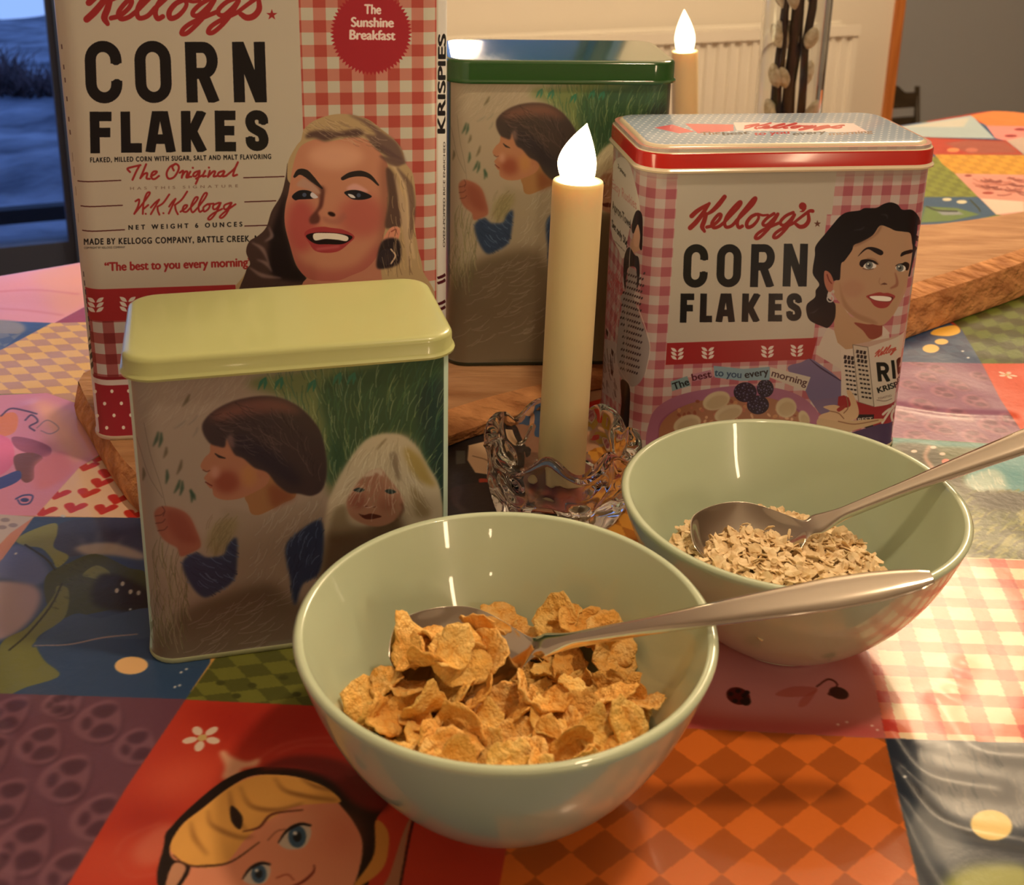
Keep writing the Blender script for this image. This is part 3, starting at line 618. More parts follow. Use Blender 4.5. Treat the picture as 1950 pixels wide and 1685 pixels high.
    cv.poly(z4([(800,470),(850,430),(870,560),(820,530)]), (86, 54, 42), True, blur=2, alpha=.8)
    return cv

# ------------------------------------------------------------------ smaller cereal tin
def paint_small_tin():
    res = 5200; ILL = (212, 182, 146)
    cv = TD.canvas(res, (178, 150, 118), ILL); ink, red = (24, 20, 18), (138, 36, 30)
    g = Z(2.553, 1130, 200)
    def sz(s_, z_): return np.array(((s_-TD.smin)*res, (TD.h-z_)*res))
    def HZ(zx, zy): return TD.hit(*g([(zx, zy)])[0])
    P = abs(cv.m([g((1505, 450))])[0][0]-cv.m([g((1320, 450))])[0][0])/2
    c0 = cv.m([g((1320, 510))])[0]
    W, Hh = cv.w, cv.h
    gingham(cv, [np.array([(0, 0), (W, 0), (W, Hh), (0, Hh)])], P, c0[0]-P/4, c0[1]-P/4, (184, 152, 126), (178, 118, 100), (158, 78, 74))
    cv.put([np.array([(0, 0), (W, 0), (W, .018*res), (0, .018*res)])], (176, 152, 120), raw=True, alpha=.75, blur=8)
    # white panel
    a, b = HZ(388, 700)[0], HZ(1168, 450)[0]; zt, zb = HZ(700, 330)[1], HZ(700, 1145)[1]
    cv.put([np.array([sz(a, .2), sz(b, .2), sz(b, HZ(1160, 532)[1]), sz(HZ(1135, 532)[0], HZ(1160, 532)[1]), sz(HZ(1135, 532)[0], zb), sz(a, zb)])], (178, 152, 120), raw=True)
    z1 = HZ(700, 1250)[1]
    cv.put([np.array([sz(a, zb), sz(HZ(1066, 1180)[0]+.002, zb), sz(HZ(1066, 1180)[0], z1), sz(a, z1)])], (146, 36, 32), raw=True)
    zl = Z(6.964, 1300, 360); logo(cv, zl, .144, red); star(cv, zl((1785, 460)), 7.2, (92, 50, 34))
    q = lambda *t: (t[0]/2.553+1130, t[1]/2.553+200, t[2]/2.553+1130, t[3]/2.553+200)
    poster(cv, 'CORN', [q(*t) for t in ((441,676,560,888),(603,676,722,886),(768,676,884,885),(926,674,1043,882))], 15, ink, -.035)
    poster(cv, 'FLAKES', [q(*t) for t in ((424,916,490,1058),(520,916,580,1056),(597,916,692,1055),(724,916,814,1054),(852,916,920,1052),(940,914,1014,1050))], 12.5, ink, -.03)
    zw = Z(3.8235, 1230, 640)
    for x, y in ((228,128),(450,123),(884,113),(1098,106)): wheat(cv, zw((x, y)), 19, (208, 178, 146))
    # bowl of flakes with banana and berries
    cv.poly(zw([(0,800),(20,640),(80,520),(240,430),(480,380),(720,360),(960,380),(1130,440),(1240,540),(1268,640),(1240,860),(600,1000),(60,950)]), (150, 86, 92), True); cv.poly(zw([(90,700),(120,600),(240,520),(420,470),(660,440),(900,450),(1090,520),(1180,620),(1200,760),(1150,900),(140,900)]), (138, 72, 82), True)
    cv.poly(zw([(95,720),(130,610),(250,520),(400,470),(640,440),(900,450),(1080,530),(1160,620),(1180,760),(1100,880),(150,900)]), (150, 92, 58), True)
    g_ = np.random.default_rng(5)
    for i in range(150):
        x, y = g_.uniform(110, 1150), g_.uniform(450, 800)
        if ((x-640)/540)**2+((y-760)/330)**2 < 1: cv.blob(zw((x, y)), g_.uniform(3, 6), g_.uniform(2, 4), ((176, 112, 66), (136, 70, 44), (164, 92, 62), (190, 134, 88))[i % 4], g_.uniform(0, 3))
    for x, y, rx, ry in ((512,470,27,17),(600,560,28,15),(1020,520,20,19),(300,640,27,17),(1150,600,10,16)): cv.blob(zw((x, y)), rx, ry, (186, 152, 104), -.35, blur=.6); cv.blob(zw((x+6, y+10)), rx*.8, ry*.7, (172, 136, 90), -.35, blur=2)
    for x, y, rx, ry in ((722,408,22,19),(868,380,16,17),(815,500,21,18)):
        cv.blob(zw((x, y)), rx, ry, (38, 26, 32))
        for i in range(26):
            aa, r_ = i*2.4, math.sqrt(i/26.)*.9; cv.blob(zw((x, y))+np.array([rx*r_*math.cos(aa), ry*r_*math.sin(aa)]), 2.2, 2.2, (62, 48, 58) if i % 2 else (28, 18, 24)); cv.blob(zw((x, y))+np.array([rx*r_*math.cos(aa)-.6, ry*r_*math.sin(aa)-.8]), .7, .7, (150, 134, 134))
    # woman: shoulders, neck, collar
    z = Z(6.019, 1520, 370)
    cv.poly(zw([(1030,235),(1130,190),(1190,165),(1260,200),(1420,330),(1430,470),(1290,500),(1200,470),(1150,380)]), (108, 86, 98), True); cv.poly(zw([(1200,470),(1430,440),(1480,700),(1260,560)]), (112, 84, 94))
    cv.poly(z([(410,1240),(480,1250),(600,1400),(960,1490),(955,1650),(900,1800),(430,1800),(410,1560)]), (168, 122, 82)); cv.poly(z([(640,1470),(800,1490),(965,1490),(955,1610),(830,1660),(740,1560)]), (128, 58, 40), True)
    cv.poly(z([(340,1525),(410,1560),(450,1700),(560,1790),(880,1660),(1040,1590),(1050,1750),(900,1900),(770,2100),(560,2050),(200,1830),(270,1650)]), (188, 158, 126)); cv.poly(z([(965,1500),(1050,1590),(960,1640)]), (192, 160, 130))
    cv.strokes([zw([(1190,165),(1270,230),(1420,325)])], [1, 3, 2], (60, 40, 52))
    # paper scraps with the slogan
    for sc, col, tx, p0, p1, tc_ in (([(180,330),(300,290),(325,360),(190,400)], (120,128,112), 'The', (205,392), (318,352), ink), ([(325,280),(470,245),(490,300),(340,330)], (164,104,102), 'best', (340,325), (478,298), (74,24,26)),
                                ([(492,215),(710,238),(900,222),(900,318),(690,325),(500,300)], (124,136,126), 'to you', (498,288), (692,305), (44,60,72)), ([(715,245),(900,224),(905,300),(722,315)], (122,134,124), 'every', (722,305), (893,280), ink),
                                ([(905,225),(1198,298),(1160,400),(900,300)], (184,156,124), 'morning', (912,290), (1165,362), (70,38,34))):
        cv.poly(zw(sc), col); cv.text(tx, zw(p0), zw(p1), 14, tc_, .012)
    z = Z(6.019, 1520, 370)
    H = [(310,450),(400,340),(480,250),(560,205),(700,185),(760,158),(890,155),(980,110),(1060,92),(1140,120),(1190,175),(1300,178),(1370,240),(1402,320),(1398,460),(1370,510),(1385,570),(1350,650),(1310,800),(1272,945),(1200,800),(1000,500),(700,800),(520,900),(480,975),(400,1000),(345,1110),(335,1180),(410,1240),(428,1300),(415,1430),(345,1525),(280,1515),(140,1450),(95,1360),(100,1260),(190,1180),(200,1100),(240,1030),(175,930),(165,860),(190,700),(200,590)]
    cv.poly(z(H), (22, 15, 14), True)
    F = [(935,360),(1030,378),(1110,415),(1210,428),(1285,450),(1305,560),(1312,640),(1290,800),(1262,930),(1240,1080),(1200,1180),(1110,1350),(1030,1450),(960,1500),(860,1490),(700,1440),(570,1350),(480,1250),(410,1150),(395,1050),(430,985),(475,975),(490,800),(530,760),(610,650),(640,580),(720,548),(850,470)]
    skin = (168, 120, 82); cv.poly(z(F), skin, True); FC = [cr_(z(F), True)]
    cv.poly(z([(300,880),(360,900),(400,980),(400,1040),(380,1110),(340,1110),(298,1010)]), (160, 92, 64), True); cv.strokes([z([(330,920),(350,980),(380,1020)])], 2.5, (112, 46, 32))
    cv.poly(z([(470,1000),(520,1280),(700,1440),(900,1490),(860,1440),(640,1340),(520,1180)]), (148, 100, 66), True, blur=3, alpha=.8, clip=FC); cv.blob(z((620,1080)), 22, 16, (160, 104, 74), alpha=.5, blur=7, clip=FC); cv.poly(z([(1290,480),(1290,900),(1180,1150),(1100,1400),(1250,1100)]), (176, 124, 90), True, blur=3, alpha=.6, clip=FC)
    cv.poly(z([(860,470),(935,365),(960,360),(900,460),(740,560),(640,600),(640,580)]), (120, 80, 54), True, blur=2, alpha=.7)
    br = (30, 18, 16)
    cv.poly(z([(680,715),(740,640),(800,605),(880,610),(960,645),(972,680),(940,698),(880,670),(810,630),(760,645)]), br, True); cv.poly(z([(1170,700),(1190,665),(1260,640),(1310,635),(1300,670),(1230,690),(1180,712)]), br, True)
    for ex, ey, f in ((812, 812, 1), (1165, 842, -1)):
        if f > 0:
            cv.poly(z([(700,800),(720,755),(800,742),(880,765),(915,805),(850,790),(780,790),(745,830),(720,830)]), br, True); cv.poly(z([(745,825),(790,780),(850,780),(895,820),(860,850),(790,858)]), (214, 186, 154), True)
        else:
            cv.poly(z([(1110,820),(1150,795),(1190,790),(1230,775),(1272,800),(1262,860),(1235,870),(1210,820),(1150,815)]), br, True); cv.poly(z([(1112,840),(1150,815),(1205,815),(1232,850),(1200,885),(1140,875)]), (214, 186, 154), True)
        cv.blob(z((ex, ey)), 7, 7.2, (104, 96, 82)); cv.blob(z((ex, ey)), 3, 3, (44, 38, 34)); cv.blob(z((ex-12, ey-14)), 1.5, 1.5, (226, 204, 176))
    cv.strokes([z([(740,850),(800,862),(860,852)])], 1.5, (90, 56, 42)); cv.strokes([z([(790,735),(870,745),(920,800)])], 2, (112, 72, 46), alpha=.7, blur=1)
    cv.strokes([z([(1110,900),(1130,980),(1125,1040),(1060,1075)])], [2, 4, 6, 3], (138, 78, 54), alpha=.85, blur=1.2); cv.strokes([z([(950,1030),(985,1025),(1015,1030)])], [1, 4, 1.5], (96, 52, 38)); cv.strokes([z([(935,960),(925,1010),(955,1045)])], 1.6, (146, 98, 68), alpha=.7)
    cv.poly(z([(778,1168),(850,1140),(930,1122),(980,1132),(1030,1130),(1108,1165),(1080,1215),(1020,1290),(940,1305),(870,1275),(820,1210)]), (146, 52, 44), True); cv.poly(z([(805,1172),(900,1162),(1000,1165),(1085,1180),(1050,1228),(960,1228),(860,1210)]), (88, 26, 24), True); cv.poly(z([(815,1172),(900,1163),(1000,1168),(1065,1185),(1050,1222),(960,1224),(870,1208)]), (226, 196, 164), True)
    t = np.linspace(0, 2*np.pi, 20); cv.strokes([np.stack([z((366, 1195))[0]+5.8*np.cos(t), z((366, 1195))[1]+6.2*np.sin(t)], 1)], 2.6, (176, 154, 128), smooth=False); cv.blob(z((400, 1115)), 2.5, 3.5, (176, 150, 118))
    for p in ([(640,410),(720,400),(760,370)],[(950,230),(1010,240),(1020,280)],[(130,1360),(180,1350),(230,1310)]): cv.strokes([z(p)], [1, 3, 1], (62, 52, 48), alpha=.7, blur=1.5)
    # the little cereal box in her hand
    wp, bx = (192, 160, 128), (40, 30, 28)
    cv.poly(zw([(1420,100),(1510,90),(1560,470),(1420,440)]), wp); cv.poly(zw([(1505,62),(1615,80),(1660,510),(1548,480)]), (182, 152, 120)); cv.poly(zw([(1505,62),(1880,-30),(1940,60),(1615,80)]), (172, 130, 102)); cv.poly(zw([(1615,80),(1920,-20),(1830,500),(1660,515)]), wp)
    for x0, x1, y0, nn in ((1440, 1510, 150, 9), (1530, 1612, 110, 11)):
        for i in range(nn):
            y = y0+i*33; s_ = i*(3 if x0 < 1500 else 4); th = (9 if i < 2 else 4) if x0 < 1500 else (8 if i < 3 else 4)
            for j in range(3): cv.strokes([zw([(x0+s_+j*26, y+j*4), (x0+s_+j*26+19, y+j*4+4)])], th*.8, bx, smooth=False, butt=True)
    cv.strokes([zw([(1505,62),(1548,480),(1660,515),(1615,80),(1505,62)])], 1.2, (100, 80, 62), smooth=False)
    cv.strokes([zw(np.asarray(p)*[.13, .13]+[1655, 85]+np.asarray(p)[:, :1]*[[0, -.035]]) for p, w_ in KELLOGGS[:9]], 2.0, (168, 66, 48))
    poster(cv, 'RIC', [(zw((x0, 0))[0], zw((0, y0))[1], zw((x1, 0))[0], zw((0, y1))[1]) for x0, y0, x1, y1 in ((1675,190,1765,330),(1785,175,1805,310),(1820,155,1880,290))], 7.5, ink, .1)
    cv.text('KRISPIES', zw((1692, 414)), zw((1915, 344)), 11, ink, .03)
    cv.text('TOASTED', zw((1690, 462)), zw((1790, 440)), 4, (90, 60, 50), .0); cv.strokes([zw([(1680,465),(1740,472),(1790,455)])], 1., (90, 60, 50))
    cv.poly(zw([(1545,480),(1660,515),(1840,490),(1860,640),(1810,690),(1640,700),(1530,600),(1395,500),(1400,440),(1440,430)]), (140, 36, 34)); cv.poly(zw([(1540,570),(1660,570),(1650,690),(1530,640)]), (36, 22, 22)); cv.text('BEST', zw((1545, 625)), zw((1650, 618)), 8, wp, .02)
    cv.strokes([zw([(1800,510),(1760,570),(1720,630)]), zw([(1725,570),(1760,540),(1800,520)]), zw([(1830,500),(1790,570),(1800,630)])], 4.5, wp)
    # hands
    hs = (190, 142, 96)
    cv.poly(zw([(1460,400),(1500,410),(1545,520),(1540,590),(1470,620),(1380,620),(1300,640),(1255,600),(1275,570),(1340,545),(1290,515),(1370,500),(1440,520),(1490,500)]), hs, True); cv.poly(zw([(1255,600),(1420,620),(1700,600),(1710,625),(1500,690),(1420,720),(1270,690)]), (182, 138, 92), True)
    cv.strokes([zw([(1340,545),(1400,560),(1440,600)]), zw([(1460,440),(1470,520),(1440,560)]), zw([(1400,620),(1520,640),(1690,612)])], 2, (130, 82, 54)); cv.poly(zw([(1390,530),(1440,500),(1450,520),(1405,550)]), (140, 44, 36), True)
    cv.poly(zw([(1500,700),(1700,640),(1830,640),(1840,900),(1420,900)]), (70, 46, 62))
    # left side: round-topped card and the woman in the apron
    zs = Z(3.4386, 1130, 270); card = [(115,540),(112,400),(118,250),(130,150),(150,112),(180,100),(215,115),(245,170),(270,260),(300,400),(300,470),(240,560),(200,760),(160,700),(125,620)]
    cv.poly(zs(card), (206, 178, 142), True)
    cv.text('2-piece', zs((160,168)), zs((210,232)), 8, ink, .02, up=(.05, -1)); cv.text('Easy Ruskies', zs((122,300)), zs((282,445)), 19, (190,120,100), .01, up=(-.02, -1)); cv.text('Apron-Towel', zs((124,440)), zs((245,570)), 18, ink, .02, up=(-.02, -1)); cv.text('Set only 50\u00a2', zs((122,555)), zs((222,690)), 15, ink, .03, up=(-.02, -1)); cv.text('a value you will love', zs((135,650)), zs((205,722)), 4, ink, .0, up=(0, -1))
    cv.text('Gifts', zs((85,960)), zs((195,1010)), 40, (180,70,62), .0, up=(0, -1)); cv.hatch(60, zs([(95,790),(200,860),(150,1250),(80,1180)]), 1.9, 30, 1.2, [(172, 66, 60), (196, 132, 116)], 3, .6, None, 41)
    cv.poly(zs([(250,640),(300,600),(310,690),(280,720),(240,720)]), (186, 132, 92), True); cv.poly(zs([(272,560),(302,545),(305,640),(285,690),(262,660)]), (196, 140, 100), True)
    cv.poly(zs([(250,560),(270,470),(295,448),(318,480),(322,560),(318,700),(300,690),(305,610),(290,540),(262,600)]), (28, 18, 18), True)
    cv.poly(zs([(235,690),(270,740),(295,760),(302,860),(290,950),(272,940),(280,830),(225,830),(208,970),(196,860),(205,740)]), (36, 26, 26), True)
    cv.poly(zs([(232,830),(280,850),(282,960),(262,1010),(290,1100),(340,1240),(368,1350),(350,1480),(300,1580),(240,1600),(180,1540),(150,1440),(160,1250),(185,1080),(180,1010),(215,960)]), (150, 126, 106), True)
    for i in range(150):
        y = 860+ (i*53 % 660); x = 205+(i*37 % 130)-60*(1-(1600-y)/760)+18*(y > 1200)
        cv.blob(zs((x, y)), 1.6, 2.8, (66, 48, 44), .6)
    cv.strokes([zs([(242,690),(236,780),(235,840)]), zs([(212,1080),(208,1300),(210,1500)]), zs([(180,1010),(150,1250),(150,1440),(240,1600)])], 1.2, (176, 146, 118)); cv.strokes([zs([(290,1080),(340,1220),(370,1350),(340,1520)])], 1.5, (200, 166, 134))
    cv.poly(zs([(180,1560),(235,1600),(236,1760),(222,1900),(178,1900),(176,1780),(184,1700)]), (26, 16, 16), True)
    cv.poly(zs([(50,1280),(140,1310),(175,1570),(178,1720),(60,1640),(38,1500)]), (176, 146, 122)); cv.hatch(40, zs([(50,1300),(140,1330),(160,1700),(50,1600)]), 1.4, 14, 1.5, [(110, 84, 76), (70, 40, 38)], 1, .6, None, 42)
    for y, x in ((1250,90),(1380,125),(1510,122)): cv.poly(zs([(x-8,y-30),(x+8,y-5),(x+4,y+28),(x-8,y+5)]), (58, 22, 24))
    return cv

def paint_small_lid():
    w, d = 900, int(900*TD.d/TD.w); zt = TD.h
    def fm(P):
        out = []
        for u, v in P:
            p = at(u, v, TD.z0+zt)-Vector((TD.x, TD.y, 0)); out.append((p.dot(TD.ex)/TD.w*w, d-p.dot(TD.ey)/TD.d*d))
        return np.array(out)
    cv = Canvas(w, d, (176, 166, 148), fm, (222, 200, 168))
    cv.a[:] = cv.c((150, 152, 146)); n = 0
    for j in range(24):
        for i in range(38):
            x, y = (i+.5*(j % 2))*24.5, j*24.5+8; cv.put([np.stack([x+4.2*np.cos(np.linspace(0, 6.3, 10)), y+4.2*np.sin(np.linspace(0, 6.3, 10))], 1)], (222, 206, 180), raw=True)
    z = Z(3.25, 1200, 180)
    cv.poly(z([(640,172),(1380,178),(1480,235),(660,222)]), (232, 196, 170)); cv.poly(z([(340,180),(640,185),(640,225),(420,240)]), (206, 92, 84)); cv.poly(z([(150,205),(260,185),(400,230),(300,240)]), (206, 92, 84))
    for pts, w_ in KELLOGGS[:12]:
        q = np.asarray(pts, float)/1800.; q = np.stack([655+q[:, 0]*690+q[:, 1]*60, 168+q[:, 1]*140], 1); cv.strokes([z(q)], 3.0, (186, 44, 42))
    for tx, x0, x1, c in (('The', 440, 560, (120,90,70)), ('best', 575, 735, (40,40,42)), ('to you', 770, 985, (178,50,48)), ('every', 1010, 1210, (50,52,50)), ('morning', 1235, 1500, (150,120,92))): cv.text(tx, z((x0, 252)), z((x1, 246-(x1-440)*.008)), 6.5, c, .025, up=(-.25, -1))
    return cv

# ------------------------------------------------------------------ patchwork oilcloth
CL_X0, CL_X1, CL_Y0, CL_Y1, CL_R = -.62, .86, .12, 1.78, 2000
def paint_cloth():
    def fm(P): return np.array([((p.x-CL_X0)*CL_R, (CL_Y1-p.y)*CL_R) for p in (at(max(-900, min(u, 2900)), max(v, 150)) for u, v in P)])
    cv = Canvas((CL_X1-CL_X0)*CL_R, (CL_Y1-CL_Y0)*CL_R, (120, 84, 90), fm)
    G = np.random.default_rng(9)
    def grid(area, o, e1, e2, fn):           # repeat pattern in cloth space from photo anchors
        A = cv.m([o, e1, e2]); Mi = np.linalg.inv(np.stack([A[1]-A[0], A[2]-A[0]], 1))
        def pat(X, Y):
            p = Mi[0, 0]*(X-A[0][0])+Mi[0, 1]*(Y-A[0][1]); q = Mi[1, 0]*(X-A[0][0])+Mi[1, 1]*(Y-A[0][1]); return fn(p, q)
        cv.put([np.asarray(area, float)], None, pat=pat)
        return A[0], A[1]-A[0], A[2]-A[0]
    def checks(a, b):
        a, b = np.array(a, float), np.array(b, float); return lambda p, q: np.where(((np.floor(p)+np.floor(q)) % 2 == 0)[..., None], a, b)
    def ring(c, R, w_, col, **k):
        t = np.linspace(0, 2*np.pi, 24); cv.put([np.stack([c[0]+R*np.cos(t), c[1]+R*np.sin(t)], 1), np.stack([c[0]+(R-w_)*np.cos(t), c[1]+(R-w_)*np.sin(t)], 1)], col, raw=True, evenodd=True, **k)
    def pretzel(c, s_, ang, hi, lo, clip):
        t = np.linspace(0, 2*np.pi, 30); ang += .9; R = np.array([[math.cos(ang), -math.sin(ang)], [math.sin(ang), math.cos(ang)]])
        def pl(x, y, off=(0, 0)): return np.stack([x, y], 1)@R.T*s_+c+np.array(off)
        body = pl(1.1*np.cos(t), .82*np.sin(t)-.12*np.cos(2*t)); d = s_*.1
        holes = [pl(-.50+.36*np.cos(t), -.10+.42*np.sin(t)*(1-.25*np.cos(t))), pl(.50+.36*np.cos(t), -.10+.42*np.sin(t)*(1+.25*np.cos(t))), pl(.34*np.cos(t), .46+.18*np.sin(t))]
        k = cl(clip)
        cv.put([body+d], lo, raw=True, alpha=.45, blur=1.5, clip=k); cv.put([body]+holes, hi, raw=True, evenodd=True, alpha=.55, blur=1., clip=k)
        for h in holes: cv.put([h], lo, raw=True, alpha=.10, blur=1, clip=k)
    def cl(p): return None if p is None else [np.asarray(p, float)]
    def daisy(c, s_, col=(226, 204, 190)):
        for i in range(5):
            a = i*2*math.pi/5+.3; cv.put([np.stack([c[0]+s_*math.cos(a)+.62*s_*np.cos(t)*math.cos(a)-.4*s_*np.sin(t)*math.sin(a), c[1]+s_*math.sin(a)+.62*s_*np.cos(t)*math.sin(a)+.4*s_*np.sin(t)*math.cos(a)], 1) for t in [np.linspace(0, 6.28, 16)]], col, raw=True)
        ring(c, s_*.4, s_*.4, (206, 180, 120))
    # ---- big colour fields first, everywhere (also where things stand)
    base = [((120,150,200),'l'),]
    for i in range(8):
        for j in range(9):
            col = ((170,60,50),(120,130,60),(190,120,150),(60,90,130),(215,165,90),(200,140,120))[(i*5+j*3+i*j) % 6]; x, y = i*390, j*390
            cv.put([np.array([(x, y), (x+390, y), (x+390, y+390), (x, y+390)])], col, raw=True)
    P_ = lambda *a: np.array(a, float)
    # left column
    cv.poly(P_((-80,500),(0,524),(112,500),(400,480),(160,585),(104,615),(-80,608)), (246,172,200)); cv.poly(P_((60,520),(112,505),(300,490),(160,585),(110,610)), (248,180,172), blur=12)
    cv.poly(P_((104,615),(160,585),(300,560),(300,620)), (168,64,84)); cv.strokes([P_((-60,560),(60,552),(150,560)), P_((-60,585),(40,590),(120,600))], 3, (222,120,140), alpha=.6, blur=3)
    cv.poly(P_((-80,607),(100,615),(6,664),(-80,700)), (62,92,152)); cv.poly(P_((-60,612),(30,612),(45,632),(-20,650)), (150,152,156), True, blur=3); grid(P_((-60,632),(40,636),(5,664),(-60,690)), (20,640), (45,634), (30,650), checks((122,136,164),(86,110,158)))
    y_ = P_((98,615),(300,610),(300,790),(166,775),(90,748),(-60,752),(-60,690),(6,664)); grid(y_, (69,659), (101,657), (82.5,670.5), checks((244,204,112),(204,162,132)))
    pk = P_((-60,750),(0,752),(90,748),(166,775),(200,860),(152,889),(68,982),(-60,980)); cv.poly(pk, (222,150,190)); k = dict(clip=[pk])
    cv.poly(P_((60,760),(170,790),(180,870),(120,880),(90,830)), (238,180,170), blur=10, **k); cv.poly(P_((-20,800),(20,785),(34,795),(28,822),(0,832),(-30,830)), (232,142,84), True, **k); cv.poly(P_((-20,830),(20,838),(26,880),(0,905),(-20,900)), (226,120,170), True, **k)
    cv.strokes([P_((2,792),(20,778),(48,782),(70,788)), P_((48,800),(60,790),(72,802),(56,812),(66,820))], 3, (92,72,104), **k); cv.strokes([P_((70,815),(90,800),(112,815),(96,826),(78,820))], 2, (160,130,150), **k)
    cv.poly(P_((24,832),(60,836),(96,852),(90,870),(50,862),(28,850)), (160,92,120), True, **k); cv.poly(P_((28,868),(60,862),(82,872),(66,888),(64,912),(46,918),(30,894)), (130,84,74), True, **k); cv.poly(P_((-20,920),(10,905),(36,896),(40,910),(20,924),(-20,936)), (70,84,160), True, **k)
    cv.poly(P_((70,880),(120,860),(140,895),(110,920),(70,930)), (226,140,160), True, blur=4, **k); cv.strokes([P_((30,950),(45,943),(62,944),(56,958),(40,960),(34,952))], 3, (70,76,140), **k); cv.blob((47,952), 8, 4, (60,70,130))
    he = P_((190,868),(240,850),(340,900),(330,990),(200,985),(68,982),(152,889)); cv.poly(he, (240,206,178))
    hp = np.array([(0,.35),(.25,.75),(.6,.9),(.95,.6),(.8,.1),(.4,-.4),(0,-.85),(-.4,-.4),(-.8,.1),(-.95,.6),(-.6,.9),(-.25,.75)])
    for x, y in ((555,1310),(630,1255),(690,1355),(645,1415),(370,1490),(560,1480),(755,1520),(280,1600),(475,1575),(670,1585),(860,1620),(900,1500),(820,1430),(980,1600)):
        c = cv.m([(x/3.37, 500+y/3.37)])[0]; cv.put([cr_(hp*np.array([13, -12])+c, True)], (204,52,40), raw=True, clip=[he])
    # dragon field
    dr = P_((65,984),(266,986),(420,990),(400,1262),(353,1331),(61,1322),(-60,1320),(-60,1150)); cv.poly(dr, (50,78,120)); k = dict(clip=[dr])
    st = P_((-60,975),(65,984),(20,1015),(0,1036),(-60,1060)); cv.poly(st, (196,186,190)); [cv.blob((x, y), 9, 4, (150,140,150)) for x, y in ((10,990),(25,1000),(4,1004),(-20,1010))]
    zd = Z(2.2925, 0, 950); pd = lambda pts, c, **q: cv.poly(zd(pts), c, True, **{**k, **q})
    pd([(240,130),(330,90),(620,90),(640,240),(480,230),(380,240),(290,250),(235,200)], (58,70,106)); pd([(330,210),(480,190),(620,235),(620,265),(480,245),(380,245)], (170,160,158), blur=2)
    for a_ in ([(350,160),(375,230)],[(430,140),(415,230)],[(540,160),(490,230)]): cv.strokes([zd(a_)], [1, 5], (186,180,182), alpha=.7, blur=2, **k)
    pd([(70,180),(130,140),(240,105),(250,150),(235,210),(300,250),(250,300),(225,260),(180,215),(110,205)], (134,140,86)); pd([(0,230),(90,200),(180,260),(215,330),(150,380),(30,350),(-60,330)], (96,112,170), blur=3); pd([(-60,380),(120,370),(180,420),(140,520),(40,600),(-60,600)], (170,150,166), blur=3)
    pd([(200,340),(300,280),(420,240),(560,300),(640,330),(640,490),(520,480),(400,500),(290,520),(210,470)], (66,78,52)); pd([(360,330),(420,290),(480,320),(470,360),(400,345)], (126,134,78)); pd([(440,330),(560,350),(660,420),(640,490),(460,480),(400,430)], (24,28,24), blur=2)
    pd([(0,640),(120,560),(230,430),(250,380),(300,400),(280,520),(160,610),(190,700),(260,770),(120,820),(-20,860)], (118,124,70)); cv.strokes([zd([(110,200),(200,260),(240,310)]), zd([(270,370),(220,470),(120,590),(40,660)])], 3, (34,40,30), **k)
    pd([(140,640),(230,560),(330,500),(430,520),(520,500),(660,480),(660,600),(400,610),(200,640)], (62,88,126)); cv.strokes([zd([(150,640),(300,635),(450,605),(600,590)])], [1.5, 2.5, 3, 2], (170,146,146), **k)
    for x, y in ((510,400),(570,405),(605,410),(535,370)): cv.blob(zd((x, y)), 4, 5, (196,190,180), .4)
    cv.hatch(60, zd([(220,270),(420,250),(420,480),(230,500)]), .5, 7, 1.2, [(92,100,66), (40,46,34)], 1, .6, [dr], 51)
    cv.blob((250,1267), 32, 17, (246,200,140), -.05); [cv.blob((x, y), 3, 2, (210,214,220), -.5) for x, y in ((345,1280),(355,1274),(333,1308),(342,1305),(118,982),(122,983),(30,1054),(248,1160))]
    pz = P_((-120,1318),(61,1322),(353,1331),(240,1500),(120,1700),(-120,1700)); cv.poly(pz, (108,68,88))
    for (x, y), s_, a_ in zip(((40,940),(180,1070),(285,890),(440,970),(295,1220),(600,1080),(110,1520),(20,1320),(430,1390),(300,1640),(250,895),(-60,1120),(-40,1650),(-130,1400)), (44,46,40,50,50,42,52,46,46,46,30,48,50,48), (.6,.3,.5,.4,.5,.2,.4,.6,.5,.2,.4,.5,.3,.4)):
        pretzel(cv.m([zd((x, y))])[0], s_*.46, a_, (158,112,130), (66,38,56), pz)
    gr = P_((353,1332),(420,1240),(620,1200),(660,1348)); grid(gr, (470,1290), (520,1284), (490,1312), checks((116,120,54),(88,92,44))); 
    for x, y in ((420,1300),(480,1305),(540,1290),(450,1325),(565,1322)): cv.blob((x, y), 9, 5, (72,76,38))
    # red field with a smiling blond child in a cap
    rd = P_((353,1332),(660,1347),(1000,1490),(985,1560),(956,1700),(120,1700),(240,1500)); cv.poly(rd, (196,62,44)); k = dict(clip=[rd])
    zr = Z(2.4375, 100, 1300); pr = lambda pts, c, **q: cv.poly(zr(pts), c, True, **{**k, **q})
    pr([(640,100),(1500,100),(1600,420),(1200,380),(900,330),(700,180)], (172,44,34), blur=12); pr([(350,560),(520,500),(560,640),(420,760),(300,700)], (172,46,34), blur=14); pr([(500,380),(760,360),(700,500),(520,560),(420,480)], (216,88,64), blur=14); pr([(200,760),(480,700),(560,900),(100,938),(60,938)], (206,76,54), blur=12)  # darker red beside the front bowl is its shade, painted into the cloth
    cv.strokes([zr([(960,350),(1060,290),(1200,260),(1340,255)]), zr([(1040,330),(1160,290),(1320,290)]), zr([(290,800),(330,730),(420,680),(500,650)]), zr([(300,830),(360,900),(520,880)])], 2, (222,130,112), alpha=.6, blur=1.5, **k)
    pr([(370,790),(440,700),(540,650),(600,720),(520,820),(420,850)], (218,120,98), blur=4, alpha=.7)
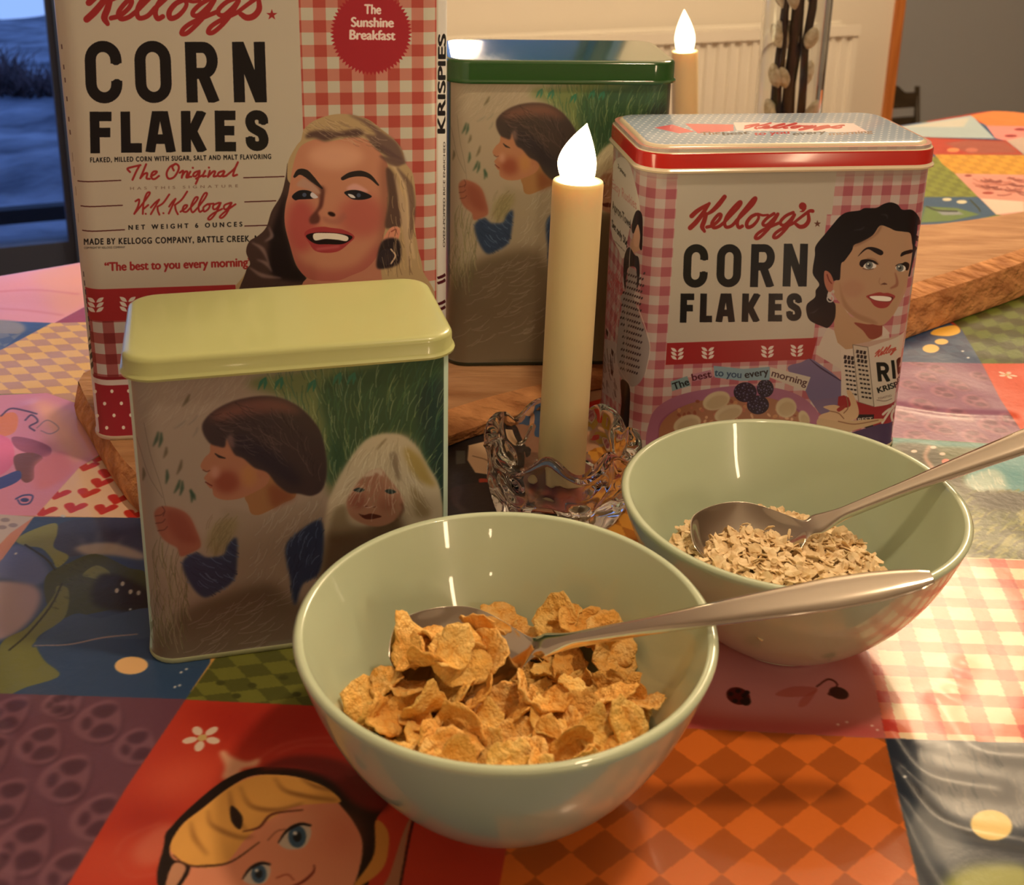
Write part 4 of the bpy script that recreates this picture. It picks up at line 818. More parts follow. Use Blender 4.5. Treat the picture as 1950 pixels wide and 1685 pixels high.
    pr([(775,325),(800,315),(830,340),(900,365),(960,350),(950,385),(880,400),(860,440),(790,445),(800,390)], (226,170,140), blur=1.5); pr([(1440,405),(1560,425),(1540,450),(1460,435)], (226,190,180))
    daisy(cv.m([zr((695, 255))])[0], 9.5)
    pr([(520,740),(560,660),(660,560),(800,450),(940,395),(1100,395),(1260,420),(1440,480),(1560,540),(1500,640),(1500,760),(1460,880),(1380,960),(560,1000)], (30,18,14)); pr([(960,400),(1100,340),(1300,350),(1480,430),(1570,540),(1520,600),(1400,560),(1280,450),(1120,400)], (112,30,28), blur=3)
    pr([(545,760),(600,660),(700,580),(800,500),(900,440),(1000,425),(1150,440),(1280,500),(1330,560),(1400,650),(1440,760),(1400,938),(1300,1060),(600,1060),(640,860),(560,820)], (232,152,120))
    pr([(545,760),(600,660),(700,580),(830,480),(960,430),(1120,435),(1260,480),(1340,550),(1250,560),(1120,575),(1000,640),(900,720),(800,840),(680,855),(590,820)], (236,176,92))
    for p in ([(820,500),(840,600),(900,690)],[(870,480),(920,570),(1040,590),(1160,560)],[(1030,440),(1080,500),(1200,530),(1320,545)],[(1150,440),(1220,480),(1310,500)],[(720,590),(740,660),(860,715),(930,715)],[(640,640),(660,720),(720,800)]): cv.strokes([zr(p)], [1.5, 5, 2], (112,66,30), blur=1, **k)
    pr([(830,570),(880,620),(870,680),(830,640)], (40,24,16)); cv.strokes([zr([(885,690),(960,670),(1020,610),(1160,590)])], [2, 5, 3], (100,48,32), **k); cv.strokes([zr([(560,800),(620,845),(720,850),(830,830),(960,740)])], [2, 4, 2], (70,40,24), **k)
    cv.blob(zr((1340,700)), 36, 44, (222,116,92), alpha=.6, blur=12); cv.blob(zr((1120,660)), 40, 20, (238,176,146), alpha=.7, blur=10)
    for (x, y), s_ in (((1128,712), 1.), ((950,885), .85)):
        cv.poly(zr(np.array([(-75,30),(-40,-20),(20,-50),(65,-45),(70,0),(40,50),(-20,62),(-60,50)])*s_+[x, y]), (210,196,184), True, **k); cv.blob(zr((x+8, y+2)), 17*s_, 21*s_, (62,92,122), **k); cv.blob(zr((x+8, y+2)), 8*s_, 10*s_, (20,26,36), **k); cv.blob(zr((x-2, y-14)), 4.5*s_, 4*s_, (226,226,226), **k)
        cv.strokes([zr(np.array([(-80,30),(-40,-25),(20,-56),(68,-50)])*s_+[x, y])], [2, 6, 4], (28,20,22), **k)
    cv.strokes([zr([(1215,845),(1210,880),(1150,930),(1060,960)])], [2, 5, 3], (120,44,34), **k); cv.strokes([zr([(1040,905),(1090,890),(1120,915)])], 3, (176,84,64), **k); cv.strokes([zr([(1000,730),(1040,690),(1080,680)])], 3, (150,88,66), alpha=.7, **k)
    pr([(1500,640),(1560,700),(1540,850),(1440,938),(1400,938),(1490,800)], (214,146,70)); pr([(1690,570),(1650,700),(1600,1000),(1500,1000),(1560,900),(1630,690)], (176,120,92)); cv.strokes([zr([(1695,570),(1660,700),(1610,960)])], 4, (48,18,14), **k)
    pr([(560,840),(620,860),(560,960),(520,960)], (206,150,120))
    # orange, pink with insects, red check, navy, landscape
    og = P_((1000,1370),(1279,1385),(1686,1406),(1752,1690),(1752,1800),(930,1800),(971,1578)); grid(og, (1380,1494.5), (1433.6,1533.5), (1433.6,1456), checks((226,118,44),(182,92,32)))
    pp = P_((1000,1370),(1279,1385),(1686,1406),(1660,1260),(1600,1150),(1150,1150)); cv.poly(pp, (206,120,120)); cv.poly(P_((1300,1260),(1500,1250),(1640,1280),(1600,1340),(1380,1350)), (226,150,160), True, blur=14, clip=[pp]); cv.poly(P_((1160,1340),(1400,1370),(1680,1385),(1680,1406),(1100,1380)), (186,74,74), blur=8, clip=[pp])
    z7 = Z(1.7727, 850, 1200)
    cv.blob(z7((985,222)), 23, 16, (92,24,24), .3, clip=[pp]); [cv.blob(z7((x, y)), 5, 4, (30,14,14)) for x, y in ((960,215),(985,205),(1005,220),(975,238),(1000,240),(1015,210))]; cv.blob(z7((1012,240)), 9, 8, (40,20,20))
    for p in ([(1110,215),(1170,190),(1250,195),(1230,220),(1150,225)],[(1250,200),(1200,230),(1190,258),(1220,250)]): cv.poly(z7(p), (196,90,84), True, alpha=.6, clip=[pp])
    cv.strokes([z7([(1250,190),(1290,165),(1320,185),(1290,215),(1330,220)])], 3, (96,36,34), clip=[pp]); cv.blob(z7((1325,212)), 19, 11, (70,28,28), .3, clip=[pp]); [cv.blob(z7((x, y)), 3, 2, (236,206,200)) for x, y in ((1352,310),(1322,318),(1437,322),(1455,336))]
    rg = P_((1500,1180),(1690,1055),(1843,1061),(2300,1078),(2300,1426),(1950,1415),(1686,1406),(1655,1240))
    def gi(p, q):
        n = (((p+.25) % 1) < .42).astype(int)+(((q+.22) % 1) < .42).astype(int); return np.array([(240,214,182), (226,124,100), (204,54,44)], float)[n]
    grid(rg, (1802,1189), (1881.8,1192.2), (1818.2,1234.4), gi)
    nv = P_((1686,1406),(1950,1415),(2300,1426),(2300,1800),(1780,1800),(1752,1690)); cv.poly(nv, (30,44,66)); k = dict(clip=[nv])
    cv.poly(z7([(1600,400),(1760,380),(2000,380),(2000,640),(1800,660),(1680,620),(1600,500)]), (126,130,138), True, blur=8, **k); cv.poly(z7([(1560,590),(1700,640),(1760,760),(1640,790)]), (108,116,128), True, blur=6, **k)  # grey fields and strokes: glare of the wrinkles, painted onto the navy square
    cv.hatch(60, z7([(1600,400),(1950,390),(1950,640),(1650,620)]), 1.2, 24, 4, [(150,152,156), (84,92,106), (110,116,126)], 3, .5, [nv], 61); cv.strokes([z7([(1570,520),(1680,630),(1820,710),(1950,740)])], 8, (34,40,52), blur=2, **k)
    cv.blob(z7((1840,658)), 40, 29, (240,214,140), .15); cv.poly(z7([(1700,830),(1800,790),(1960,800),(1960,900),(1690,900)]), (150,158,84), True, blur=4, **k); cv.blob(z7((1548,494)), 4, 3, (220,224,230))
    ld = P_((1640,830),(1700,833),(1897,845),(2300,870),(2300,1078),(1843,1061),(1690,1055),(1620,1000)); cv.poly(ld, (82,92,50)); k = dict(clip=[ld]); z6 = Z(2.593, 1650, 600)
    cv.poly(z6([(100,600),(640,635),(900,650),(900,700),(640,660),(130,640)]), (70,140,144), blur=4, **k); cv.poly(z6([(520,760),(650,700),(900,690),(1000,900),(778,880),(640,860),(480,860)]), (74,146,156), True, blur=2, **k); cv.poly(z6([(140,640),(330,650),(420,760),(560,880),(640,900),(540,960),(460,860),(300,760)]), (64,62,42), True, blur=4, **k)
    cv.poly(z6([(500,800),(600,760),(660,770),(700,850),(670,890),(600,880),(490,850)]), (190,206,196), True, blur=4, alpha=.8, **k); cv.hatch(40, z6([(480,770),(690,770),(690,890),(480,860)]), 1.1, 10, 2, [(226,232,222), (150,186,186)], 2, .7, [ld], 62)
    cv.hatch(260, z6([(500,880),(900,870),(900,1210),(500,1200)]), 2.6, 16, 5, [(134,140,70), (70,76,40), (168,166,92), (52,56,34), (104,112,58)], 4, .7, [ld], 63); cv.poly(z6([(560,880),(700,870),(800,900),(760,960),(600,960),(540,920)]), (52,50,36), True, blur=5, **k)
    cv.strokes([z6([(310,650),(290,700),(330,760)])], 8, (176,140,124), blur=1, **k); [cv.blob(z6((x, y)), 6, 3, (220,200,190), **k) for x, y in ((235,672),(330,652),(375,685))]; cv.blob(z6((392,722)), 8, 5, (236,130,120), **k)
    # right column
    pz2 = P_((1640,690),(1727,689),(1870,692),(1910,760),(1950,827),(2000,850),(1897,845),(1700,833),(1620,820)); cv.poly(pz2, (142,94,130))
    for x, y, s_ in ((350,265,30),(300,305,32),(450,345,34),(215,345,30),(380,380,34),(540,425,36),(280,440,36),(460,490,36),(190,500,34),(360,550,40),(630,550,40),(250,600,34),(540,600,36),(720,520,36),(250,235,24),(560,300,28)): pretzel(cv.m([z6((x, y))])[0], s_*.52, .5, (196,136,160), (98,58,80), pz2)
    bl = P_((1640,660),(1729,640),(1800,610),(1832,628),(1870,692),(1727,689),(1640,690)); cv.poly(bl, (52,80,122)); grid(P_((1730,640),(1860,640),(1870,680),(1727,680)), (1750,650), (1775,648), (1765,662), checks((58,88,128),(48,72,114))); cv.blob(z6((318,165)), 16, 8, (250,206,130)); cv.blob(z6((370,131)), 13, 5.5, (250,206,130)); cv.poly(z6([(320,95),(340,70),(430,50),(462,70),(455,90),(400,104)]), (240,190,80), True); [cv.blob(z6((x, y)), 3, 1.6, (220,226,232)) for x, y in ((475,178),(502,210))]
    gn = P_((1832,628),(1800,600),(1950,540),(2200,520),(2200,692),(1870,692)); a_ = grid(gn, (1890,640), (1912,632), (1902,655), checks((94,112,44),(78,92,38)))
    for i in range(-6, 8):
        for j in range(-6, 8):
            if (i+j) % 2: c = a_[0]+(i+.5)*a_[1]+(j+.5)*a_[2]; cv.put([np.stack([c[0]+13*np.cos(t), c[1]+15*np.sin(t)], 1) for t in [np.linspace(0, 6.28, 14)]], (62,66,30), raw=True, alpha=.8, blur=1.5, clip=[gn])
    r2 = P_((1870,692),(2200,692),(2200,900),(1950,828),(1905,760)); cv.poly(r2, (214,84,56)); daisy(cv.m([z6((695, 295))])[0], 8)
    cv.poly(P_((1040,690),(1250,690),(1250,780),(1180,860),(1060,860)), (196,150,120)); cv.poly(P_((1105,770),(1150,758),(1150,815),(1105,815)), (216,52,36)); cv.poly(P_((1150,760),(1190,800),(1210,900),(1150,900)), (176,160,140))
    grid(P_((1120,860),(1250,830),(1400,1000),(1400,1150),(1100,1150)), (1200,930), (1230,940), (1215,960), checks((214,150,60),(176,110,40))); cv.blob((1142,985), 13, 9, (70,70,130)); cv.poly(P_((1130,815),(1165,812),(1168,838),(1150,838)), (196,160,60))
    cv.poly(P_((940,815),(1060,830),(1130,870),(1130,1010),(960,1010)), (150,112,92)); cv.poly(P_((1040,900),(1130,880),(1130,1010),(1020,1010)), (168,92,84), blur=4); kb = P_((700,800),(930,812),(990,860),(985,1000),(800,1010),(700,950)); cv.poly(kb, (40,38,42)); cv.poly(P_((892,848),(925,840),(960,880),(942,905),(905,900),(890,876)), (226,196,164)); cv.strokes([P_((900,868),(930,878),(945,902))], 2, (150,120,96)); cv.poly(P_((912,912),(935,915),(940,935),(920,932)), (186,70,54), True); cv.poly(P_((868,858),(886,858),(886,882),(868,884)), (84,88,86)); cv.poly(P_((860,930),(950,920),(960,960),(880,975)), (54,44,46), True, clip=[kb]); cv.strokes([P_((935,930),(945,950),(952,968))], 1.5, (200,196,200))
    # far right, beyond the driftwood
    z8 = Z(3.24, 1650, 180); q = lambda pts, c, **kw: cv.poly(z8(pts), c, **kw)
    q([(150,200),(235,195),(650,128),(700,180),(790,270),(270,262)], (176,196,204)); q([(235,200),(500,160),(640,140),(600,200)], (206,206,198), blur=3); q([(640,128),(830,92),(1300,110),(1300,200),(745,195)], (232,136,72)); q([(740,192),(1300,200),(1300,400),(972,330),(860,285),(795,268)], (240,150,146)); q([(860,285),(972,260),(1300,330),(1300,400),(972,372)], (200,180,170), blur=3)
    for x, y in ((890,255),(950,215)): cv.blob(z8((x, y)), 12, 2.5, (150,50,56))
    q([(270,262),(860,282),(972,372),(420,372),(300,300)], (190,70,54)); q([(480,300),(620,280),(860,290),(940,360),(640,365)], (170,92,78), blur=5); cv.blob(z8((535,342)), 12, 4, (236,150,96)); cv.blob(z8((650,342)), 12, 4, (206,120,100)); cv.strokes([z8([(280,262),(860,285)])], 2, (140,40,40))
    grid(z8([(420,370),(972,374),(1300,380),(1300,520),(545,487),(470,430)]), z8((600,420)), z8((650,420)), z8((625,445)), checks((226,168,66),(206,150,56)))
    grid(z8([(380,400),(430,380),(470,430),(545,487),(690,632),(340,632)]), z8((500,520)), z8((545,520)), z8((525,545)), checks((140,150,66),(122,130,58)))
    q([(545,487),(972,495),(1300,510),(1300,800),(800,740),(690,632)], (226,160,146)); cv.hatch(40, z8([(680,520),(972,510),(972,640),(720,600)]), .15, 22, 3, [(160,84,74), (196,120,104), (130,66,60)], 3, .7, None, 71); cv.blob(z8((750,607)), 11, 2.5, (170,70,60)); q([(700,640),(972,660),(972,720),(800,740)], (230,214,200), blur=3); cv.blob(z8((628,500)), 7, 2, (150,60,56))
    b2 = z8([(330,632),(690,632),(800,742),(600,790),(300,810)]); cv.poly(b2, (62,96,132)); cv.blob(z8((497,647)), 9, 3, (226,220,190)); cv.blob(z8((588,662)), 10, 3.4, (226,220,190)); q([(360,690),(560,700),(700,740),(520,780),(330,790)], (110,138,80), clip=[b2], blur=2); q([(420,710),(560,715),(600,740),(470,745)], (150,160,170), clip=[b2], blur=2); cv.strokes([z8([(370,690),(440,715),(560,720)]), z8([(640,650),(690,700),(700,720)])], 3, (50,64,48), clip=[b2])
    q([(330,805),(520,795),(480,830),(330,850)], (226,150,120))
    return cv

def crease_map():                              # folds left in the sheet: heights only
    h = np.zeros((830, 740)); Y, X = np.mgrid[0:830, 0:740]; k = .5
    def px(u, v): p = at(u, v); return np.array([(p.x-CL_X0)*CL_R*k*.5, (CL_Y1-p.y)*CL_R*k*.5])
    for pts, w_, a_ in (([(-40,1080),(10,1260),(70,1400),(140,1600)], 4.5, 1.), ([(-60,1330),(0,1390),(90,1560)], 3., .7), ([(60,770),(120,860),(160,940)], 3.5, .7), ([(130,900),(160,960),(200,1040)], 2.5, .5), ([(1690,1390),(1760,1470),(1900,1500)], 2.5, .8), ([(1700,1460),(1790,1560),(1960,1600)], 2.2, .7), ([(1780,1330),(1850,1420),(1980,1440)], 2.2, .6), ([(1700,1520),(1760,1640),(1800,1700)], 2., .6), ([(1830,1260),(1790,1370)], 2., .5), ([(1700,770),(1800,785),(1920,790)], 2.2, .6)):
        q = np.array([px(*p) for p in cr_(pts, False, 8)])
        d = np.min([np.hypot(X-a[0], Y-a[1]) for a in np.vstack([q[:-1]*(1-t)+q[1:]*t for t in (0, .25, .5, .75)])], axis=0); h = np.maximum(h, a_*np.exp(-(d/w_)**2))
    im = bpy.data.images.new('folds', 740, 830, alpha=False, float_buffer=True); im.colorspace_settings.name = 'Non-Color'
    o = np.ones((830, 740, 4), np.float32); o[..., :3] = h[::-1, :, None]; im.pixels.foreach_set(o.ravel()); im.update(); im.pack(); return im

# ================================================================== the room
ANG = math.radians(27); EX = Vector((math.cos(ANG), math.sin(ANG), 0)); EY = Vector((-math.sin(ANG), math.cos(ANG), 0))
FLOOR = -.75; CEIL = 1.72
m_wall = mat('white_wall', (222, 214, 200), .8, bump=(60, .12, .002, (1, 1, 1)))
m_grey = mat('grey_wall', (184, 190, 198), .85, bump=(50, .1, .002, (1, 1, 1)))
m_ceil = mat('ceiling_white', (225, 222, 214), .9)
m_floor = mat('oak_floor', (142, 104, 70), .45, noise=(6, (118, 82, 52), 5, (1, 12, 1)))
m_frame = mat('window_frame_paint', (84, 112, 156), .45)
m_trimwood = mat('pine_trim', (196, 122, 62), .45, noise=(9, (170, 98, 44), 4, (8, 8, .6)))
def wallbox(name, p, q, th, z0, z1, m, kind='structure'):   # a wall from p to q (inner face), th thick away from the viewer side
    d = (q-p); n = Vector((-d.y, d.x, 0)).normalized()*th
    V = [p+Vector((0, 0, z0)), q+Vector((0, 0, z0)), q+n+Vector((0, 0, z0)), p+n+Vector((0, 0, z0))]; V += [v+Vector((0, 0, z1-z0)) for v in V]
    o = mesh_obj(name, V, [(0, 1, 2, 3), (4, 5, 6, 7), (0, 1, 5, 4), (1, 2, 6, 5), (2, 3, 7, 6), (3, 0, 4, 7)], m, smooth=False); tag(o, kind=kind); return o
# radiator wall from the radiator's own top edge
RZ = -.12
r0, r1 = at(1250, 63, RZ), at(1635, 47, RZ)
RD = (r1-r0); RD.z = 0; RD.normalize(); RN = Vector((-RD.y, RD.x, 0))
WB = r0 + RN*.13                                  # point on the back wall (10 cm behind radiator face)
def backx(u, v, off=0.):                          # pixel -> point on back wall plane
    d = ray(u, v); o = WB+RN*off; t = (o-Vector((0, 0, CAMZ))).dot(RN)/d.dot(RN); return Vector((0, 0, CAMZ))+d*t
cT = backx(1706, 115); cT.z = 0
E0, E1 = at(0, 525), at(1910, 206); TD_ = (E1-E0).normalized(); TN = Vector((-TD_.y, TD_.x, 0))   # table's far edge
WB0 = Vector((WB.x, WB.y, 0))
jb = backx(150, 400); jb.z = 0                     # right jamb of the glazed garden door in the back wall
def along(p): return (p-WB0).dot(RD)
aj = along(jb); aw0, aw1 = aj+.55, along(backx(1195, 40)); aL = aj-1.05; aEnd = aL-.9
P0 = lambda a: WB0+RD*a
SILL2, HEAD = .22, 1.30
wallbox('wall_back_left', P0(aEnd), P0(aL), .16, FLOOR, CEIL, m_wall)
wallbox('wall_back_lintel', P0(aL), P0(aj), .16, HEAD, CEIL, m_wall)
wallbox('wall_back_pier', P0(aj), P0(aw0), .16, FLOOR, CEIL, m_wall)
wallbox('wall_back_parapet', P0(aw0), P0(aw1), .16, FLOOR, SILL2, m_wall)
wallbox('wall_back_head', P0(aw0), P0(aw1), .16, HEAD, CEIL, m_wall)
wallbox('wall_back', P0(aw1), cT, .16, FLOOR, CEIL, m_wall)
far0 = cT + RN*.95 - RD*.9; far1 = far0 + RD*4.4
wallbox('wall_far', far0, far1, .1, FLOOR, CEIL, m_grey)
wallbox('wall_passage', cT-RD*.9+RN*.16, far0, .1, FLOOR, CEIL, m_grey)
back_r = far1 - RN*6.2; back_l = P0(aEnd) - RN*5.25
wallbox('wall_right', far1, back_r, .1, FLOOR, CEIL, m_wall)
wallbox('wall_front', back_r, back_l, .1, FLOOR, CEIL, m_wall)
wallbox('wall_left', back_l, P0(aEnd), .1, FLOOR, CEIL, m_wall)
for nm, z0, z1, m in (('floor', FLOOR-.1, FLOOR, m_floor), ('ceiling', CEIL, CEIL+.1, m_ceil)):
    P = [P0(aEnd)+RN*.12, cT-RD*.95+RN*.12, far0+RN*.05-RD*.05, far1+RD*.05+RN*.05, back_r+RD*.05-RN*.05, back_l-RD*.05-RN*.05]
    V = [Vector((p.x, p.y, z)) for z in (z0, z1) for p in P]; n = len(P)
    tag(mesh_obj(nm, V, [tuple(range(n)), tuple(range(n, 2*n))] + [(i, (i+1) % n, n+(i+1) % n, n+i) for i in range(n)], m, smooth=False), kind='structure')
# wooden edge of the back wall (door casing)
mb = MB(); u0 = backx(1697, 115, -.015); u0.z = 0; u1 = u0 + RD*.085
Mx = Matrix.Translation(u0) @ Matrix(((RD.x, RN.x, 0, 0), (RD.y, RN.y, 0, 0), (0, 0, 1, 0), (0, 0, 0, 1)))
mb.box((0, 0, FLOOR), (.032, .16, 1.45), Mx); tag(mb.build('trim_1', m_trimwood, smooth=False, bevel=.004), kind='structure')

# ------------------------------------------------------------------ garden door and window: frames, glass, dusk garden outside
def wbox(mb, a0, a1, z0, z1, d0, d1):             # box along the back wall: a = distance along RD
    M_ = Matrix.Translation(WB0) @ Matrix(((RD.x, RN.x, 0, 0), (RD.y, RN.y, 0, 0), (0, 0, 1, 0), (0, 0, 0, 1)))
    return mb.box((a0, d0, z0), (a1, d1, z1), M_)
m_sash = mat('sash_dark', (58, 68, 92), .5); m_glass = mat('window_glass', (240, 244, 248), .01, trans=1., ior=1.05)
m_glass2 = mat('pane_glass', (240, 244, 248), .01, trans=1., ior=1.45)
def glazing(name, a0, a1, z0, z1, fw, sw, posts, low=None, gm=m_glass):
    f = MB(); wbox(f, a0, a0+fw, z0, z1, .02, .12); wbox(f, a1-fw, a1, z0, z1, .02, .12); wbox(f, a0+fw, a1-fw, z0, z0+fw, .02, .12); wbox(f, a0+fw, a1-fw, z1-fw, z1, .02, .12)
    o = f.build(name, m_frame, smooth=False); tag(o, kind='structure')
    g0, g1, h0, h1 = a0+fw, a1-fw, z0+fw, z1-fw
    s_ = MB(); wbox(s_, g0, g0+sw, h0, h1, .04, .10); wbox(s_, g1-sw, g1, h0, h1, .04, .10); wbox(s_, g0+sw, g1-sw, h0, h0+(low or sw), .04, .10); wbox(s_, g0+sw, g1-sw, h1-sw, h1, .04, .10)
    for p in posts: wbox(s_, p-sw/2, p+sw/2, h0+(low or sw), h1-sw, .04, .10)
    s_.build('sash', m_sash, o, smooth=False)
    g_ = MB(); wbox(g_, g0+sw, g1-sw, h0+(low or sw), h1-sw, .066, .070); g_.build('pane', gm, o, smooth=False)
glazing('door_1', aL, aj, FLOOR, HEAD, .012, .016, [], max(.03, backx(60, 476).z-FLOOR-.012))
glazing('window_1', aw0, aw1, SILL2, HEAD, .03, .04, [(aw0+aw1)/2], None, m_glass2)
# snow-covered garden
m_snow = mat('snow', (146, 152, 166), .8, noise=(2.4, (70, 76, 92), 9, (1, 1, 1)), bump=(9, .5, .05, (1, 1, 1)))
m_brush = mat('bare_hedge', (62, 52, 56), .95, noise=(14, (104, 84, 86), 6, (1, 1, 1)))
V, Fc = [], []; nx, ny = 70, 44
def gs(a, d): return FLOOR-.12-.07*d+.03*math.sin(a*2.1+d)+.02*math.sin(a*5+d*3.1)+.012*math.sin(a*11+d*7)
for j in range(ny+1):
    for i in range(nx+1):
        a = aj-11+15*i/nx; d = .20+14*(j/ny)**1.5; p = P0(a)+RN*d; V.append((p.x, p.y, gs(a, d)))
for j in range(ny):
    for i in range(nx): Fc.append((j*(nx+1)+i, j*(nx+1)+i+1, (j+1)*(nx+1)+i+1, (j+1)*(nx+1)+i))
# keep the garden clear of the passage beyond the back wall
keep = [f for f in Fc if all((Vector(V[k])-cT).dot(RD) < -1.15 for k in f)]
near = [int(f[0]//(nx+1) < 7) for f in keep]
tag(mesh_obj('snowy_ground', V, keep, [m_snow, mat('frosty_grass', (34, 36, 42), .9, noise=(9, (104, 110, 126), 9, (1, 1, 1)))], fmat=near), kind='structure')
hb = MB(); g_ = np.random.default_rng(3)
for i in range(3200):
    t_ = g_.uniform(0, 1); a = aj-5+5.6*t_; d = 9.0-4.0*t_+g_.uniform(-.5, .5); p = P0(a)+RN*d
    hgt = g_.uniform(.08, .30)*(1+.3*math.sin(a*6)); s_ = Vector((g_.normal(0, .35), g_.normal(0, .35), 1))*hgt; q = Vector((p.x, p.y, gs(a, d)-.03))
    hb.tube([q, q+s_*.5+Vector((g_.normal(0, .04), 0, 0)), q+s_], [.012, .007, .002], 3)
o = hb.build('bare_hedge', m_brush); tag(o, 'dark leafless hedge on the snowy bank outside the garden door', 'hedge', kind='stuff')
rail = MB(); zr0, zr1 = backx(60, 424, 1.05).z, backx(60, 397, 1.05).z
wbox(rail, aj-2.5, aj+.4, zr0, zr1, 1.05, 1.10)
for k in range(3): wbox(rail, aj-2.4+k*1.25, aj-2.33+k*1.25, FLOOR-.6, zr0+.01, 1.055, 1.095)
o = rail.build('garden_railing', mat('dark_timber', (44, 44, 50), .8), smooth=False); tag(o, 'dark low wooden railing in the snow outside the garden door', 'railing')

# ------------------------------------------------------------------ radiator
m_rad = mat('radiator_enamel', (228, 222, 210), .35)
rl = 1.38; zt = RZ; zb_ = RZ-.5
root = empty('radiator', (r1.x, r1.y, zb_)); tag(root, 'white ribbed panel radiator on the wall behind the table', 'radiator')
def rm(mb, a0, a1, d0, d1, z0, z1):
    M_ = Matrix(((-RD.x, RN.x, 0, 0), (-RD.y, RN.y, 0, 0), (0, 0, 1, 0), (0, 0, 0, 1))); return mb.box((a0, d0, z0-zb_), (a1, d1, z1-zb_), M_)
mb = MB(); nfin = int(rl/.037); V, Fc = [], []
prof = []
for k in range(nfin):
    a = k*.037
    prof += [(a, 0), (a+.013, 0), (a+.018, .009), (a+.032, .009)]
prof += [(nfin*.037, 0)]
for z in (0.015, .03, .455, .47):
    for a, dpt in prof:
        dd = dpt if .02 < z < .46 else 0.0
        p = -RD*a + RN*dd; V.append((p.x, p.y, z))
n = len(prof)
for i in range(3):
    for j in range(n-1): Fc.append((i*n+j, i*n+j+1, (i+1)*n+j+1, (i+1)*n+j))
o = mesh_obj('front_panel', V, Fc, m_rad, root, smooth=False)
mb = MB(); rm(mb, -.004, rl, .010, .012, zb_+.01, zt-.03); rm(mb, -.004, .0, .0, .09, zb_+.01, zt-.02); rm(mb, rl, rl+.004, .0, .09, zb_+.01, zt-.02); rm(mb, 0, rl, .078, .088, zb_+.01, zt-.03); mb.build('housing', m_rad, root, smooth=False)
mb = MB(); rm(mb, -.006, rl+.006, -.006, .0, zt-.03, zt); rm(mb, -.006, rl+.006, .084, .09, zt-.03, zt)
for k in range(90): rm(mb, k*rl/90, k*rl/90+.008, 0, .084, zt-.012, zt-.008)
mb.build('top_grille', m_rad, root, smooth=False)
for a in (.02, rl-.04):
    mb = MB(); rm(mb, a, a+.02, .03, .05, zb_-.13, zb_+.02); mb.build('support', m_rad, root, smooth=False)
# ------------------------------------------------------------------ low dark chair seen in the grey passage
cB = backx(1728, 168, .30); chr_ = empty('low_chair', (cB.x, cB.y, FLOOR), math.atan2(RD.y, RD.x)); tag(chr_, 'low dark wooden chair half hidden in the grey passage beyond the pine door casing', 'chair')
m_ch = mat('dark_chair_wood', (72, 62, 48), .45, noise=(12, (58, 48, 36), 4, (1, 1, 6)))
hz = cB.z - FLOOR; xr = (backx(1750, 200, .30)-cB).dot(RD); xl = xr-.30
for s_ in (xl, xr):
    mb = MB(); mb.tube([(s_, .0, 0), (s_, -.01, .16), (s_, .02, hz)], [.010, .011, .009], 10); mb.build('back_post', m_ch, chr_)
for s_ in (xl, xr):
    mb = MB(); mb.tube([(s_, .26, 0), (s_, .25, .17)], [.010, .012], 10); mb.build('leg', m_ch, chr_)
for zc, t_, crest in ((hz-.045, .05, 1), (hz-.12, .03, 0)):
    mb = MB(); rings = []
    for k in range(25):
        x = xl+(xr-xl)*k/24; c = math.exp(-((x-(xl+xr)/2-.05)/.03)**2)*.03*crest; rings.append([(x, .008, zc-t_*.5), (x, .024, zc-t_*.5), (x, .024, zc+t_*.5+c), (x, .008, zc+t_*.5+c)])
    mb.loft(rings); mb.build('back_slat', m_ch, chr_, smooth=False)
mb = MB(); mb.box((xl-.01, .0, .165), (xr+.01, .27, .185)); mb.build('seat', m_ch, chr_, smooth=False, bevel=.005)

# ================================================================== table and cloth
TW = 1.0; tlen0 = -.75
c_far_r = E1; c_far_l = E0 + TD_*tlen0; c_near_r = E1 - TN*TW; c_near_l = c_far_l - TN*TW
m_table = mat('table_beech', (170, 128, 84), .4, noise=(7, (146, 104, 64), 5, (1, 10, 1)))
def rrect(corners, off, r=.05, n=6):
    P = [Vector((c.x, c.y, 0)) for c in corners]; out = []; m_ = len(P); cen = sum(P, Vector())/m_
    for i in range(m_):
        a, b_, c_ = P[i-1], P[i], P[(i+1) % m_]
        d1, d2 = (a-b_).normalized(), (c_-b_).normalized(); ctr = b_ + (d1+d2)*r
        for k in range(n+1):
            t = k/n*math.pi/2
            dirv = (-d2*math.cos(t) - d1*math.sin(t)); out.append(ctr + dirv*(r+off))
    return out
corners = [c_far_l, c_near_l, c_near_r, c_far_r]
tbl = empty('dining_table', (0, 0, FLOOR)); tag(tbl, 'long wooden dining table hidden under the patchwork oilcloth', 'table')
mb = MB(); mb.loft([[p+Vector((0, 0, z)) for p in rrect(corners, -.004)] for z in (-.032-FLOOR, -.0022-FLOOR)]); mb.build('tabletop', m_table, tbl, smooth=False)
for c in corners:
    ctr = sum(corners, Vector())/4; q = c + (ctr-c).normalized()*.12; mb = MB(); mb.box((q.x-.03, q.y-.03, 0), (q.x+.03, q.y+.03, .718)); mb.build('leg', m_table, tbl, smooth=False)
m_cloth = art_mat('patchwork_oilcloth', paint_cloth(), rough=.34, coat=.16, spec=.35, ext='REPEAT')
t = m_cloth.node_tree; co = t.nodes.new('ShaderNodeTexCoord'); n1 = t.nodes.new('ShaderNodeTexNoise'); n1.inputs['Scale'].default_value = 9; n1.inputs['Detail'].default_value = 2
n2 = t.nodes.new('ShaderNodeTexNoise'); n2.inputs['Scale'].default_value = 220; n2.inputs['Detail'].default_value = 3
ad = t.nodes.new('ShaderNodeMath'); ad.operation = 'MULTIPLY_ADD'; ad.inputs[1].default_value = .025
